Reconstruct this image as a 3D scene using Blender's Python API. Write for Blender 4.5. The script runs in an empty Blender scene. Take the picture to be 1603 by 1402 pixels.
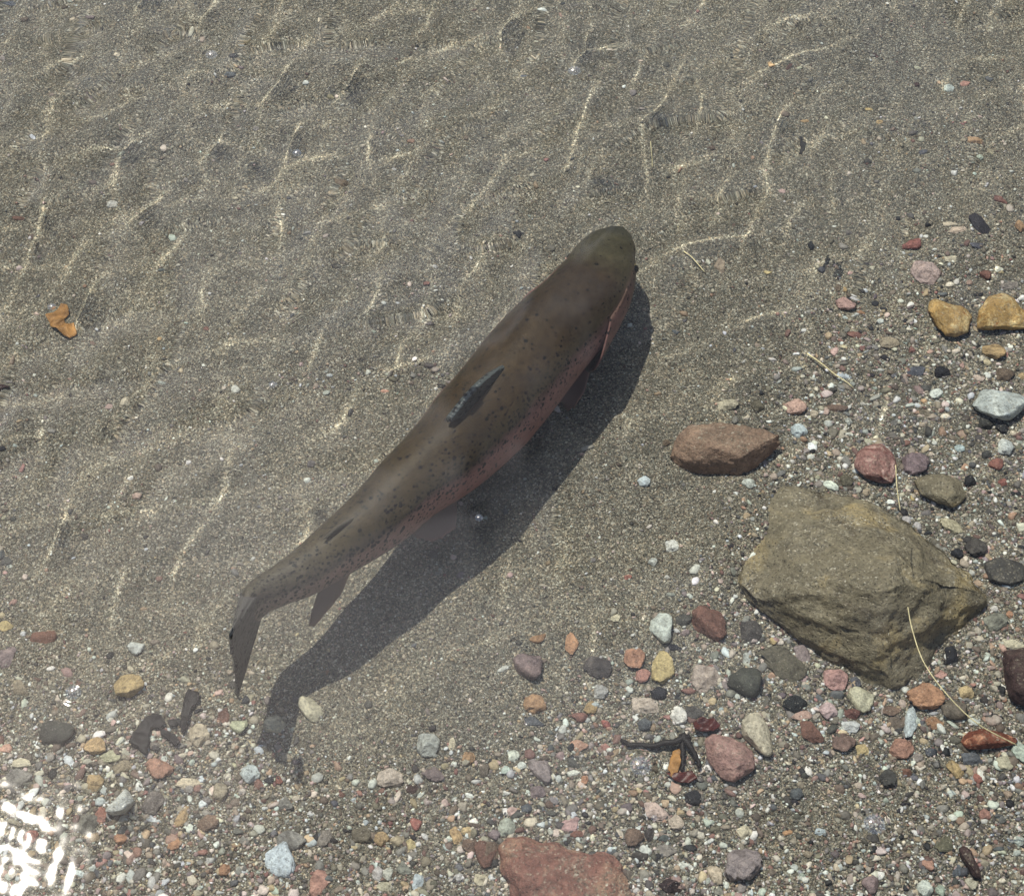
import bpy, bmesh, math, random
import numpy as np
from mathutils import Vector, Matrix, noise

SC = bpy.context.scene
COL = SC.collection
R = math.radians
random.seed(7)
RNG = np.random.default_rng(7)

# ------------------------------------------------------------------ scale
# All lengths below are metres; the finished scene is set down at 10 cm per Blender unit (see the end),
# because the solver for sunlight bent by the ripples loses steps smaller than 0.1 mm.
UNIT = 10.0
SC.unit_settings.system = 'METRIC'
SC.unit_settings.scale_length = 1 / UNIT

# ------------------------------------------------------------------ camera
W_Z = 0.145            # still water level above the stream bed, metres
DIST = 1.35            # camera to water along the view axis
PITCH = R(54)          # looking down
FPX = 2890.0           # focal length in photo pixels (photo is 1603 x 1402)
FWD = np.array((0, math.cos(PITCH), -math.sin(PITCH)))
UPV = np.array((0, math.sin(PITCH), math.cos(PITCH)))
CAM = np.array((0, 0, W_Z)) - DIST * FWD
cam = bpy.data.cameras.new('camera')
cam_o = bpy.data.objects.new('camera', cam)
COL.objects.link(cam_o)
cam_o.location = CAM * UNIT
cam_o.rotation_euler = (math.pi / 2 - PITCH, 0, 0)
cam.sensor_width = 36
cam.lens = FPX / 1603 * 36
cam.clip_start = 0.05 * UNIT
cam.clip_end = 500 * UNIT
SC.camera = cam_o

# ------------------------------------------------------------------ sky, sun, exposure
_r = FPX * FWD + UPV * (701 - 1345) + np.array((1, 0, 0)) * (14 - 801.5)
SUN = np.array((_r[0], _r[1], -_r[2]))
SUN = SUN / np.linalg.norm(SUN)
world = bpy.data.worlds.new('World')
SC.world = world
world.use_nodes = True
wt = world.node_tree
sky = wt.nodes.new('ShaderNodeTexSky')
sky.sky_type = 'NISHITA'
sky.sun_disc = False
sky.sun_elevation = math.asin(SUN[2])
sky.sun_rotation = math.atan2(SUN[0], SUN[1])
sky.dust_density = 2.0
_tc = wt.nodes.new('ShaderNodeTexCoord')
_cn = wt.nodes.new('ShaderNodeTexNoise'); _cn.noise_dimensions = '4D'; _cn.inputs['W'].default_value = 0.0; _cn.inputs['Scale'].default_value = 3.2; _cn.inputs['Detail'].default_value = 7
_cn.inputs['Roughness'].default_value = 0.55; _cn.inputs['Distortion'].default_value = 0.5
wt.links.new(_tc.outputs['Generated'], _cn.inputs['Vector'])
_cr = wt.nodes.new('ShaderNodeValToRGB')
_cr.color_ramp.elements[0].position = 0.51; _cr.color_ramp.elements[1].position = 0.68
wt.links.new(_cn.outputs[0], _cr.inputs[0])
_cm = wt.nodes.new('ShaderNodeMix'); _cm.data_type = 'RGBA'
_cb = wt.nodes.new('ShaderNodeVectorMath'); _cb.operation = 'MULTIPLY_ADD'      # thin cloud: glows more where the sky round the sun is bright
_cb.inputs[1].default_value = (2.3, 2.3, 2.3); _cb.inputs[2].default_value = (12.0, 12.4, 13.0)
wt.links.new(sky.outputs[0], _cb.inputs[0]); wt.links.new(_cb.outputs[0], _cm.inputs[7])
wt.links.new(_cr.outputs[0], _cm.inputs[0]); wt.links.new(sky.outputs[0], _cm.inputs[6])
wt.links.new(_cm.outputs[2], wt.nodes['Background'].inputs[0])
wt.nodes['Background'].inputs[1].default_value = 0.09
sun = bpy.data.lights.new('sun', 'SUN')
sun.energy = 4.6
sun.angle = R(0.53)
sun.color = (1.0, 0.93, 0.82)
sun.cycles.is_caustics_light = True
sun_o = bpy.data.objects.new('sun', sun)
COL.objects.link(sun_o)
sun_o.rotation_euler = Vector(SUN).to_track_quat('Z', 'Y').to_euler()
SC.view_settings.view_transform = 'Standard'
SC.view_settings.look = 'None'
SC.view_settings.exposure = 0.46
SC.view_settings.gamma = 1.0
SC.cycles.sample_clamp_indirect = 3.0
SC.cycles.max_bounces = 8
SC.cycles.transmission_bounces = 8
SC.cycles.diffuse_bounces = 2
SC.cycles.glossy_bounces = 2
SC.cycles.blur_glossy = 0.5
SC.cycles.use_denoising = True

# ------------------------------------------------------------------ pixel -> place (through the water)
def at(px, py, z=0.0):
    """A photo pixel's ray, bent at the still water level, down to height z."""
    px = np.asarray(px, float); py = np.asarray(py, float); z = np.asarray(z, float)
    px, py, z = np.broadcast_arrays(px, py, z)
    d = (FPX * FWD[None] + (701 - py.reshape(-1, 1)) * UPV[None]
         + (px.reshape(-1, 1) - 801.5) * np.array(((1., 0, 0),)))
    d /= np.linalg.norm(d, axis=1, keepdims=True)
    zz = z.reshape(-1)
    zt = np.maximum(zz, W_Z)
    p = CAM[None] + d * ((zt - CAM[2]) / d[:, 2])[:, None]
    ci = -d[:, 2]; eta = 1 / 1.333
    ct = np.sqrt(1 - eta ** 2 * (1 - ci ** 2))
    t = eta * d
    t[:, 2] = -ct
    p = p + t * (np.maximum(W_Z - zz, 0) / ct)[:, None]
    return p.reshape(px.shape + (3,))

MM = DIST / FPX        # metres per photo pixel near the picture's centre

def smooth(a, b, x):
    t = np.clip((np.asarray(x, float) - a) / (b - a), 0, 1)
    return t * t * (3 - 2 * t)

DRIFT = at(1172, 838, 0.0)
def bed_z(x, y):
    return (0.021 * np.exp(-((x - DRIFT[0]) / .034) ** 2 - ((y - DRIFT[1]) / .055) ** 2) + 0.0030 * np.sin(9.1 * x + 5.3 * y + 1.0) + 0.0022 * np.sin(-13.0 * x + 17.0 * y + 2.0)
            + 0.0014 * np.sin(31 * x + 22 * y) + 0.0010 * np.sin(-27 * x + 41 * y + .7)
            + 0.0006 * np.sin(71 * x - 55 * y + 2.2) + 0.0005 * np.sin(88 * x + 63 * y + 4.0))

def on_bed(px, py, dz=0.0):
    p = at(px, py, 0.0)
    for _ in range(3):
        p = at(px, py, bed_z(p[..., 0], p[..., 1]) + dz)
    return p

# ------------------------------------------------------------------ small helpers
def lin(c):
    return tuple(((v / 255) / 12.92 if v / 255 <= 0.04045 else ((v / 255 + 0.055) / 1.055) ** 2.4) for v in c)

def tag(o, label=None, cat=None, group=None, kind=None):
    if label: o['label'] = label
    if cat: o['category'] = cat
    if group: o['group'] = group
    if kind: o['kind'] = kind
    return o

def link(name, me, material=None, parent=None):
    o = bpy.data.objects.new(name, me)
    COL.objects.link(o)
    if material and me is not None and not me.materials: me.materials.append(material)
    if parent: o.parent = parent
    return o

def mesh_np(name, v, f, smooth_shade=True):
    """f: (n,3) or (n,4) int array"""
    me = bpy.data.meshes.new(name)
    n, k = f.shape
    me.vertices.add(len(v)); me.vertices.foreach_set('co', np.ascontiguousarray(v, dtype=np.float32).ravel())
    me.loops.add(n * k); me.loops.foreach_set('vertex_index', np.ascontiguousarray(f, dtype=np.int32).ravel())
    me.polygons.add(n)
    me.polygons.foreach_set('loop_start', np.arange(0, n * k, k, dtype=np.int32))
    me.polygons.foreach_set('loop_total', np.full(n, k, dtype=np.int32))
    me.polygons.foreach_set('use_smooth', np.full(n, smooth_shade, dtype=bool))
    me.update(calc_edges=True)
    return me

def grid_faces(nu, nv, wrap=False):
    i = np.arange(nu * nv).reshape(nu, nv)
    if wrap: i = np.concatenate([i, i[:, :1]], 1)
    return np.stack([i[:-1, :-1], i[1:, :-1], i[1:, 1:], i[:-1, 1:]], -1).reshape(-1, 4)

class N:
    """short node-graph writer"""
    def __init__(s, name):
        s.m = bpy.data.materials.new(name); s.m.use_nodes = True
        s.t = s.m.node_tree; s.b = s.t.nodes['Principled BSDF']; s.out = s.t.nodes['Material Output']
    def n(s, kind, **kw):
        d = s.t.nodes.new('ShaderNode' + kind)
        for k, v in kw.items():
            if k.startswith('_'): setattr(d, k[1:], v)
        return d
    def set(s, sock, v):
        if hasattr(v, 'is_linked') or hasattr(v, 'links'): s.t.links.new(v, sock)
        else: sock.default_value = v
    def pos(s):
        d = s.n('VectorMath'); d.operation = 'SCALE'; d.inputs[3].default_value = 1 / UNIT     # position in metres
        s.t.links.new(s.n('NewGeometry').outputs['Position'], d.inputs[0]); return d.outputs[0]
    def math(s, op, a, b=0.5, c=None):
        d = s.n('Math'); d.operation = op; s.set(d.inputs[0], a); s.set(d.inputs[1], b)
        if c is not None: s.set(d.inputs[2], c)
        return d.outputs[0]
    def ramp(s, fac, stops, interp='LINEAR'):
        d = s.n('ValToRGB'); d.color_ramp.interpolation = interp
        e = d.color_ramp.elements
        while len(e) < len(stops): e.new(0.5)
        for i, (p, c) in enumerate(stops):
            e[i].position = p; e[i].color = tuple(c)[:3] + (1,) if len(tuple(c)) >= 3 else (c[0],) * 3 + (1,)
        s.set(d.inputs[0], fac); return d.outputs[0]
    def mix(s, fac, a, b, mode='MIX'):
        d = s.n('Mix'); d.data_type = 'RGBA'; d.blend_type = mode; d.clamp_factor = True
        s.set(d.inputs[0], fac)
        s.set(d.inputs[6], a if hasattr(a, 'links') else tuple(a)[:3] + (1,))
        s.set(d.inputs[7], b if hasattr(b, 'links') else tuple(b)[:3] + (1,))
        return d.outputs[2]
    def noise(s, vec, scale, detail=4, rough=0.55, dist=0.0):
        d = s.n('TexNoise'); s.set(d.inputs['Vector'], vec); d.inputs['Scale'].default_value = scale
        d.inputs['Detail'].default_value = detail; d.inputs['Roughness'].default_value = rough
        d.inputs['Distortion'].default_value = dist; return d
    def vor(s, vec, scale, feature='F1', rnd=1.0):
        d = s.n('TexVoronoi'); d.feature = feature; s.set(d.inputs['Vector'], vec)
        d.inputs['Scale'].default_value = scale; d.inputs['Randomness'].default_value = rnd; return d
    def bump(s, h, strength, dist, normal=None):
        d = s.n('Bump'); d.inputs['Strength'].default_value = strength; d.inputs['Distance'].default_value = dist * UNIT
        s.set(d.inputs['Height'], h)
        if normal is not None: s.set(d.inputs['Normal'], normal)
        return d.outputs[0]
    def done(s, color=None, rough=0.7, normal=None, spec=0.25):
        if color is not None: s.set(s.b.inputs['Base Color'], color if hasattr(color, 'links') else tuple(color)[:3] + (1,))
        s.set(s.b.inputs['Roughness'], rough)
        s.b.inputs['Specular IOR Level'].default_value = spec
        if normal is not None: s.set(s.b.inputs['Normal'], normal)
        return s.m

# ------------------------------------------------------------------ materials of the setting
def mat_sand():
    s = N('wet_sand')
    pos = s.pos()
    v1 = s.vor(pos, 800); v2 = s.vor(pos, 1500)
    c1 = s.n('SeparateColor'); s.set(c1.inputs[0], v1.outputs['Color'])
    c2 = s.n('SeparateColor'); s.set(c2.inputs[0], v2.outputs['Color'])
    stops = [(0.0, lin((42, 41, 38))), (0.18, lin((72, 70, 63))), (0.42, lin((100, 98, 88))),
             (0.66, lin((121, 117, 104))), (0.84, lin((152, 146, 129))), (0.94, lin((192, 184, 164))), (1.0, lin((226, 220, 204)))]
    a = s.ramp(c1.outputs[0], stops)
    b = s.ramp(c2.outputs[1], stops)
    col = s.mix(0.42, a, b)
    tint = s.ramp(c1.outputs[2], [(0, (1.08, 0.97, 0.88)), (0.5, (1, 1, 1)), (1, (0.94, 1.0, 1.04))])
    col = s.mix(1.0, col, tint, 'MULTIPLY')
    n1 = s.noise(pos, 7, 5, 0.6)
    n2 = s.noise(pos, 38, 4, 0.6)
    tone = s.ramp(n1.outputs[0], [(0.3, (0.80, 0.81, 0.83)), (0.7, (1.10, 1.08, 1.04))])
    tone2 = s.ramp(n2.outputs[0], [(0.3, (0.86, 0.86, 0.86)), (0.7, (1.12, 1.12, 1.11))])
    col = s.mix(1.0, col, tone, 'MULTIPLY'); col = s.mix(1.0, col, tone2, 'MULTIPLY')
    h = s.math('ADD', s.math('MULTIPLY', v1.outputs['Distance'], -1.0), s.math('MULTIPLY', v2.outputs['Distance'], -0.5))
    nrm = s.bump(h, 0.9, 0.0011)
    return s.done(col, 0.75, nrm, 0.2)

def mat_stone(name='stone', soft=False):
    s = N(name)
    oi = s.n('ObjectInfo'); tc = s.n('TexCoord')
    off = s.n('VectorMath'); off.operation = 'ADD'
    s.set(off.inputs[0], s.pos())
    cmb = s.n('CombineXYZ')
    s.set(cmb.inputs[0], s.math('MULTIPLY', oi.outputs['Random'], 91.0)); s.set(cmb.inputs[1], s.math('MULTIPLY', oi.outputs['Random'], 37.0))
    s.set(off.inputs[1], cmb.outputs[0])
    vec = off.outputs[0]
    n1 = s.noise(vec, 110, 6, 0.68, 0.6); n2 = s.noise(vec, 420, 5, 0.72); v = s.vor(vec, 520)
    col = s.mix(1.0, oi.outputs['Color'], s.ramp(n1.outputs[0], [(0.3, (0.55, 0.53, 0.51)), (0.5, (1, 1, 1)), (0.7, (1.35, 1.33, 1.28))]), 'MULTIPLY')
    col = s.mix(1.0, col, s.ramp(n2.outputs[0], [(0.32, (0.50, 0.50, 0.50)), (0.5, (1, 1, 1)), (0.68, (1.32, 1.32, 1.3))]), 'MULTIPLY')
    sp = s.ramp(v.outputs['Distance'], [(0.12, (1, 1, 1)), (0.3, (0, 0, 0))])
    cs = s.n('SeparateColor'); s.set(cs.inputs[0], v.outputs['Color'])
    dark = s.math('MULTIPLY', s.math('GREATER_THAN', cs.outputs[0], 0.72), sp)
    col = s.mix(s.math('MULTIPLY', dark, 0.55), col, lin((60, 54, 50)))
    lite = s.math('MULTIPLY', s.math('LESS_THAN', cs.outputs[0], 0.2), sp)
    col = s.mix(s.math('MULTIPLY', lite, 0.4), col, lin((205, 196, 180)))
    h = s.math('ADD', s.math('MULTIPLY', n2.outputs[0], 0.6), s.math('MULTIPLY', n1.outputs[0], 0.6))
    return s.done(col, 0.62, s.bump(h, 0.9, 0.0028), 0.3)

def mat_attr_stone(name, amount=1.0):
    s = N(name)
    a = s.n('Attribute'); a.attribute_name = 'tone'
    pos = s.pos()
    n1 = s.noise(pos, 420, 4, 0.65)
    col = s.mix(1.0, a.outputs['Color'], s.ramp(n1.outputs[0], [(0.3, (0.6, 0.6, 0.6)), (0.5, (1, 1, 1)), (0.7, (1.25, 1.24, 1.2))]), 'MULTIPLY')
    return s.done(col, 0.65, s.bump(n1.outputs[0], 0.5, 0.001), 0.25)

def mat_water():
    s = N('clear_water')
    s.t.nodes.remove(s.b)
    r = s.n('BsdfRefraction'); r.inputs['IOR'].default_value = 1.333; r.inputs['Roughness'].default_value = 0.0
    r.inputs['Color'].default_value = (0.965, 0.985, 0.975, 1)
    g = s.n('BsdfGlossy'); g.inputs['Roughness'].default_value = 0.032
    f = s.n('Fresnel'); f.inputs[0].default_value = 1.333
    m = s.n('MixShader')
    s.t.links.new(f.outputs[0], m.inputs[0]); s.t.links.new(r.outputs[0], m.inputs[1]); s.t.links.new(g.outputs[0], m.inputs[2])
    s.t.links.new(m.outputs[0], s.out.inputs[0])
    return s.m

M_SAND = mat_sand(); M_STONE = mat_stone(); M_GRAVEL = mat_attr_stone('gravel_stone'); M_WATER = mat_water()

# ------------------------------------------------------------------ stream bed and water
def axis(lo, hi, step, far):
    core = np.arange(lo, hi + step / 2, step)
    out = []; d = step
    x = core[-1]
    while x < far:
        d *= 1.35; x += d; out.append(x)
    left = []; d = step; x = core[0]
    while x > -far:
        d *= 1.35; x -= d; left.append(x)
    return np.array(left[::-1] + list(core) + out)

def sheet(name, xs, ys, fn):
    X, Y = np.meshgrid(xs, ys, indexing='ij')
    Z = fn(X, Y)
    v = np.stack([X, Y, Z], -1).reshape(-1, 3)
    return mesh_np(name, v, grid_faces(len(xs), len(ys)))

bed = link('stream_bed', sheet('stream_bed', axis(-.55, .55, .0045, 60), axis(-.5, .72, .0045, 60),
                               lambda x, y: bed_z(x, y) * np.exp(-(x * x + y * y) / 4)), M_SAND)
tag(bed, 'grey brown sand of the stream bed under clear shallow water', 'stream bed', kind='structure')

BUBBLES = [(331, 87, 12), (899, 112, 13), (465, 240, 9), (81, 481, 8), (750, 811, 7), (1002, 1199, 17), (1368, 1290, 17), (115, 1084, 13), (427, 603, 8), (1024, 1280, 5)]
BUB = [(at(x, y, W_Z), r * MM) for x, y, r in BUBBLES]

wrng = np.random.default_rng(21)
def wave_set(n, lo, hi, ang, spread):
    return [(wrng.uniform(lo, hi), ang + wrng.normal(0, spread), wrng.uniform(0, 6.28)) for _ in range(n)]
DIAG = wave_set(14, .05, .16, R(-52), .38)        # crests running up-right in the picture
STEEP = wave_set(14, .045, .11, R(8), .42)        # crests running away from the viewer
CHOP = wave_set(26, .011, .026, 0, 3.0)           # fine capillary ripples
GLINT = wave_set(18, .0095, .019, 0, 3.0)
SHORT = wave_set(16, .026, .05, R(-10), .8)
NETA = wave_set(20, .034, .078, R(-13), .45)
NETB = wave_set(20, .038, .088, R(112), .45)
PACKETS = []
for k in range(7):      # little bursts of capillary rings, mostly far off
    px, py = wrng.uniform(-60, 1660), abs(wrng.normal(0, 150)) - 40
    c = at(px, py, W_Z)
    PACKETS.append((c[0], c[1], wrng.uniform(.007, .013), wrng.uniform(.009, .014), wrng.normal(R(10), .9), wrng.uniform(0, 6.28), wrng.uniform(.4, 1.0)))
GLINT_C = at(14, 1345, W_Z)

def field(x, y, waves, wob):
    z = np.zeros_like(x)
    for lam, a, p in waves:
        q = 2 * np.pi / lam
        z += np.sin((x * np.cos(a) + y * np.sin(a) + wob) * q + p) * (.6 + .4 * np.sin(x * 4.1 * np.cos(p * 3) + y * 5.3 * np.sin(p * 3) + p * 5))
    return z / math.sqrt(len(waves) * .36)

def water_h(x, y):
    far = smooth(-.28, .40, y); left = smooth(.30, -.35, x)
    wob = 0.007 * np.sin(17 * x + 9 * y) + 0.005 * np.sin(-23 * x + 19 * y + 1) + .003 * np.sin(41 * x + 37 * y)
    amp = 0.05 + 0.55 * far + 0.35 * left * smooth(-.30, .05, y)
    z = amp * (.00017 * np.exp(1.0 * field(x, y, DIAG, wob)) + .00014 * np.exp(1.05 * field(x, y, STEEP, -wob)))
    z += .0000085 * (.9 * far ** 2.5 + .03) * field(x, y, CHOP, wob) * (1 + .6 * np.sin(13 * x + 3) * np.sin(17 * y))
    g = np.exp(-((x - GLINT_C[0]) ** 2 + (y - GLINT_C[1]) ** 2) / (2 * .060 ** 2))
    z += .000034 * g * field(x, y, GLINT, wob * .4)
    z += .000025 * (amp - .05) * np.exp(1.0 * field(x, y, SHORT, wob))
    net = (.10 + .90 * smooth(-.24, .22, y - .17 * x)) * (1 - .40 * smooth(.05, .4, x))
    z += net * (.00029 * np.exp(.62 * field(x, y, NETA, wob * .8)) + .00031 * np.exp(.62 * field(x, y, NETB, wob * .8)))
    for cx, cy, s, lam, a, p, k in PACKETS:
        dx, dy = x - cx, y - cy
        e = np.exp(-(dx * dx + dy * dy) / (2 * s * s))
        z += e * k * 0.00004 * np.sin((dx * np.cos(a) + dy * np.sin(a) + 9 * (dx * dx + dy * dy)) * 2 * np.pi / lam + p)
    for c, r in BUB:
        d = np.sqrt((x - c[0]) ** 2 + (y - c[1]) ** 2)
        z += 0.045 * r * np.exp(-((d - r * 1.05) / (0.30 * r)) ** 2)
    return (W_Z + z * np.exp(-(x * x + y * y) / 3.0))

water = link('water', sheet('water', axis(-.50, .50, .0016, 60), axis(-.42, .62, .0016, 60), water_h), M_WATER)
water.cycles.is_caustics_caster = True
tag(water, 'clear rippled stream water over the sand', 'water', kind='structure')

# ------------------------------------------------------------------ stones
PAL = dict(white=(214, 219, 211), cream=(206, 195, 164), bluewhite=(188, 203, 210), grey=(134, 131, 122), darkgrey=(82, 80, 76),
           black=(48, 50, 55), slate=(92, 98, 106), ochre=(190, 156, 100), orange=(188, 136, 92), tan=(170, 152, 124),
           brown=(122, 101, 82), redbrown=(134, 88, 74), red=(170, 98, 84), pink=(190, 146, 136), palepink=(210, 182, 168),
           purple=(130, 112, 114), mauve=(152, 135, 132), olive=(114, 106, 86), green=(180, 194, 178), maroon=(80, 56, 53),
           yellow=(208, 178, 116), salmon=(196, 140, 118))
WORDS = dict(bluewhite='bluish white', darkgrey='dark grey', slate='slate blue', redbrown='red brown', palepink='pale pink', green='greenish white', salmon='salmon pink')

def base_stone(seed, kind):
    """unit stone: a sphere planed by random cuts, then roughened"""
    rn = random.Random(seed)
    bm = bmesh.new()
    bmesh.ops.create_icosphere(bm, subdivisions=3, radius=1)
    if kind in 'af':
        bm.free(); bm = bmesh.new()
        for _ in range(17 if kind == 'a' else 14):
            n = Vector((rn.gauss(0, 1), rn.gauss(0, 1), rn.gauss(0, 1))).normalized() * rn.uniform(.86, 1.0)
            bm.verts.new(n)
        bmesh.ops.convex_hull(bm, input=bm.verts)
        bmesh.ops.delete(bm, geom=[v for v in bm.verts if not v.link_faces], context='VERTS')
        for k in range(3):
            bmesh.ops.triangulate(bm, faces=bm.faces)
            bmesh.ops.subdivide_edges(bm, edges=bm.edges, cuts=1, use_grid_fill=True)
            if k == 1: bmesh.ops.smooth_vert(bm, verts=bm.verts, factor=.45, use_axis_x=True, use_axis_y=True, use_axis_z=True)
    cuts = []
    ncut, lo, hi = {'a': (4, .50, .74), 'r': (11, .62, .88), 'o': (8, .70, .92), 'f': (4, .50, .80)}[kind]
    for _ in range(ncut):
        n = Vector((rn.gauss(0, 1), rn.gauss(0, 1), rn.gauss(0, .8))).normalized()
        cuts.append((n, rn.uniform(lo, hi)))
    o = Vector((seed * 3.1, seed * 1.7, 0))
    for v in bm.verts:
        p = v.co.copy()
        for n, d in cuts:
            t = p.dot(n)
            if t > d: p = p - n * (t - d) * 0.98
        p += v.co * (0.17 * noise.noise(p * 1.7 + o) + 0.10 * noise.noise(p * 4.0 + o) + .06 * noise.noise(p * 9 + o))
        v.co = p
    bmesh.ops.triangulate(bm, faces=bm.faces)
    me = bpy.data.meshes.new('pebble'); bm.to_mesh(me); bm.free()
    v = np.empty(len(me.vertices) * 3, np.float32); me.vertices.foreach_get('co', v); v = v.reshape(-1, 3)
    v -= (v.max(0) + v.min(0)) / 2; v /= (v.max(0) - v.min(0)) / 2
    me.vertices.foreach_set('co', v.ravel())
    me.polygons.foreach_set('use_smooth', [True] * len(me.polygons))
    me.materials.append(M_STONE); me.update()
    return me
BASE = {k: [base_stone(10 * i + j, k) for j in range(6)] for i, k in enumerate('arof')}

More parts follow.
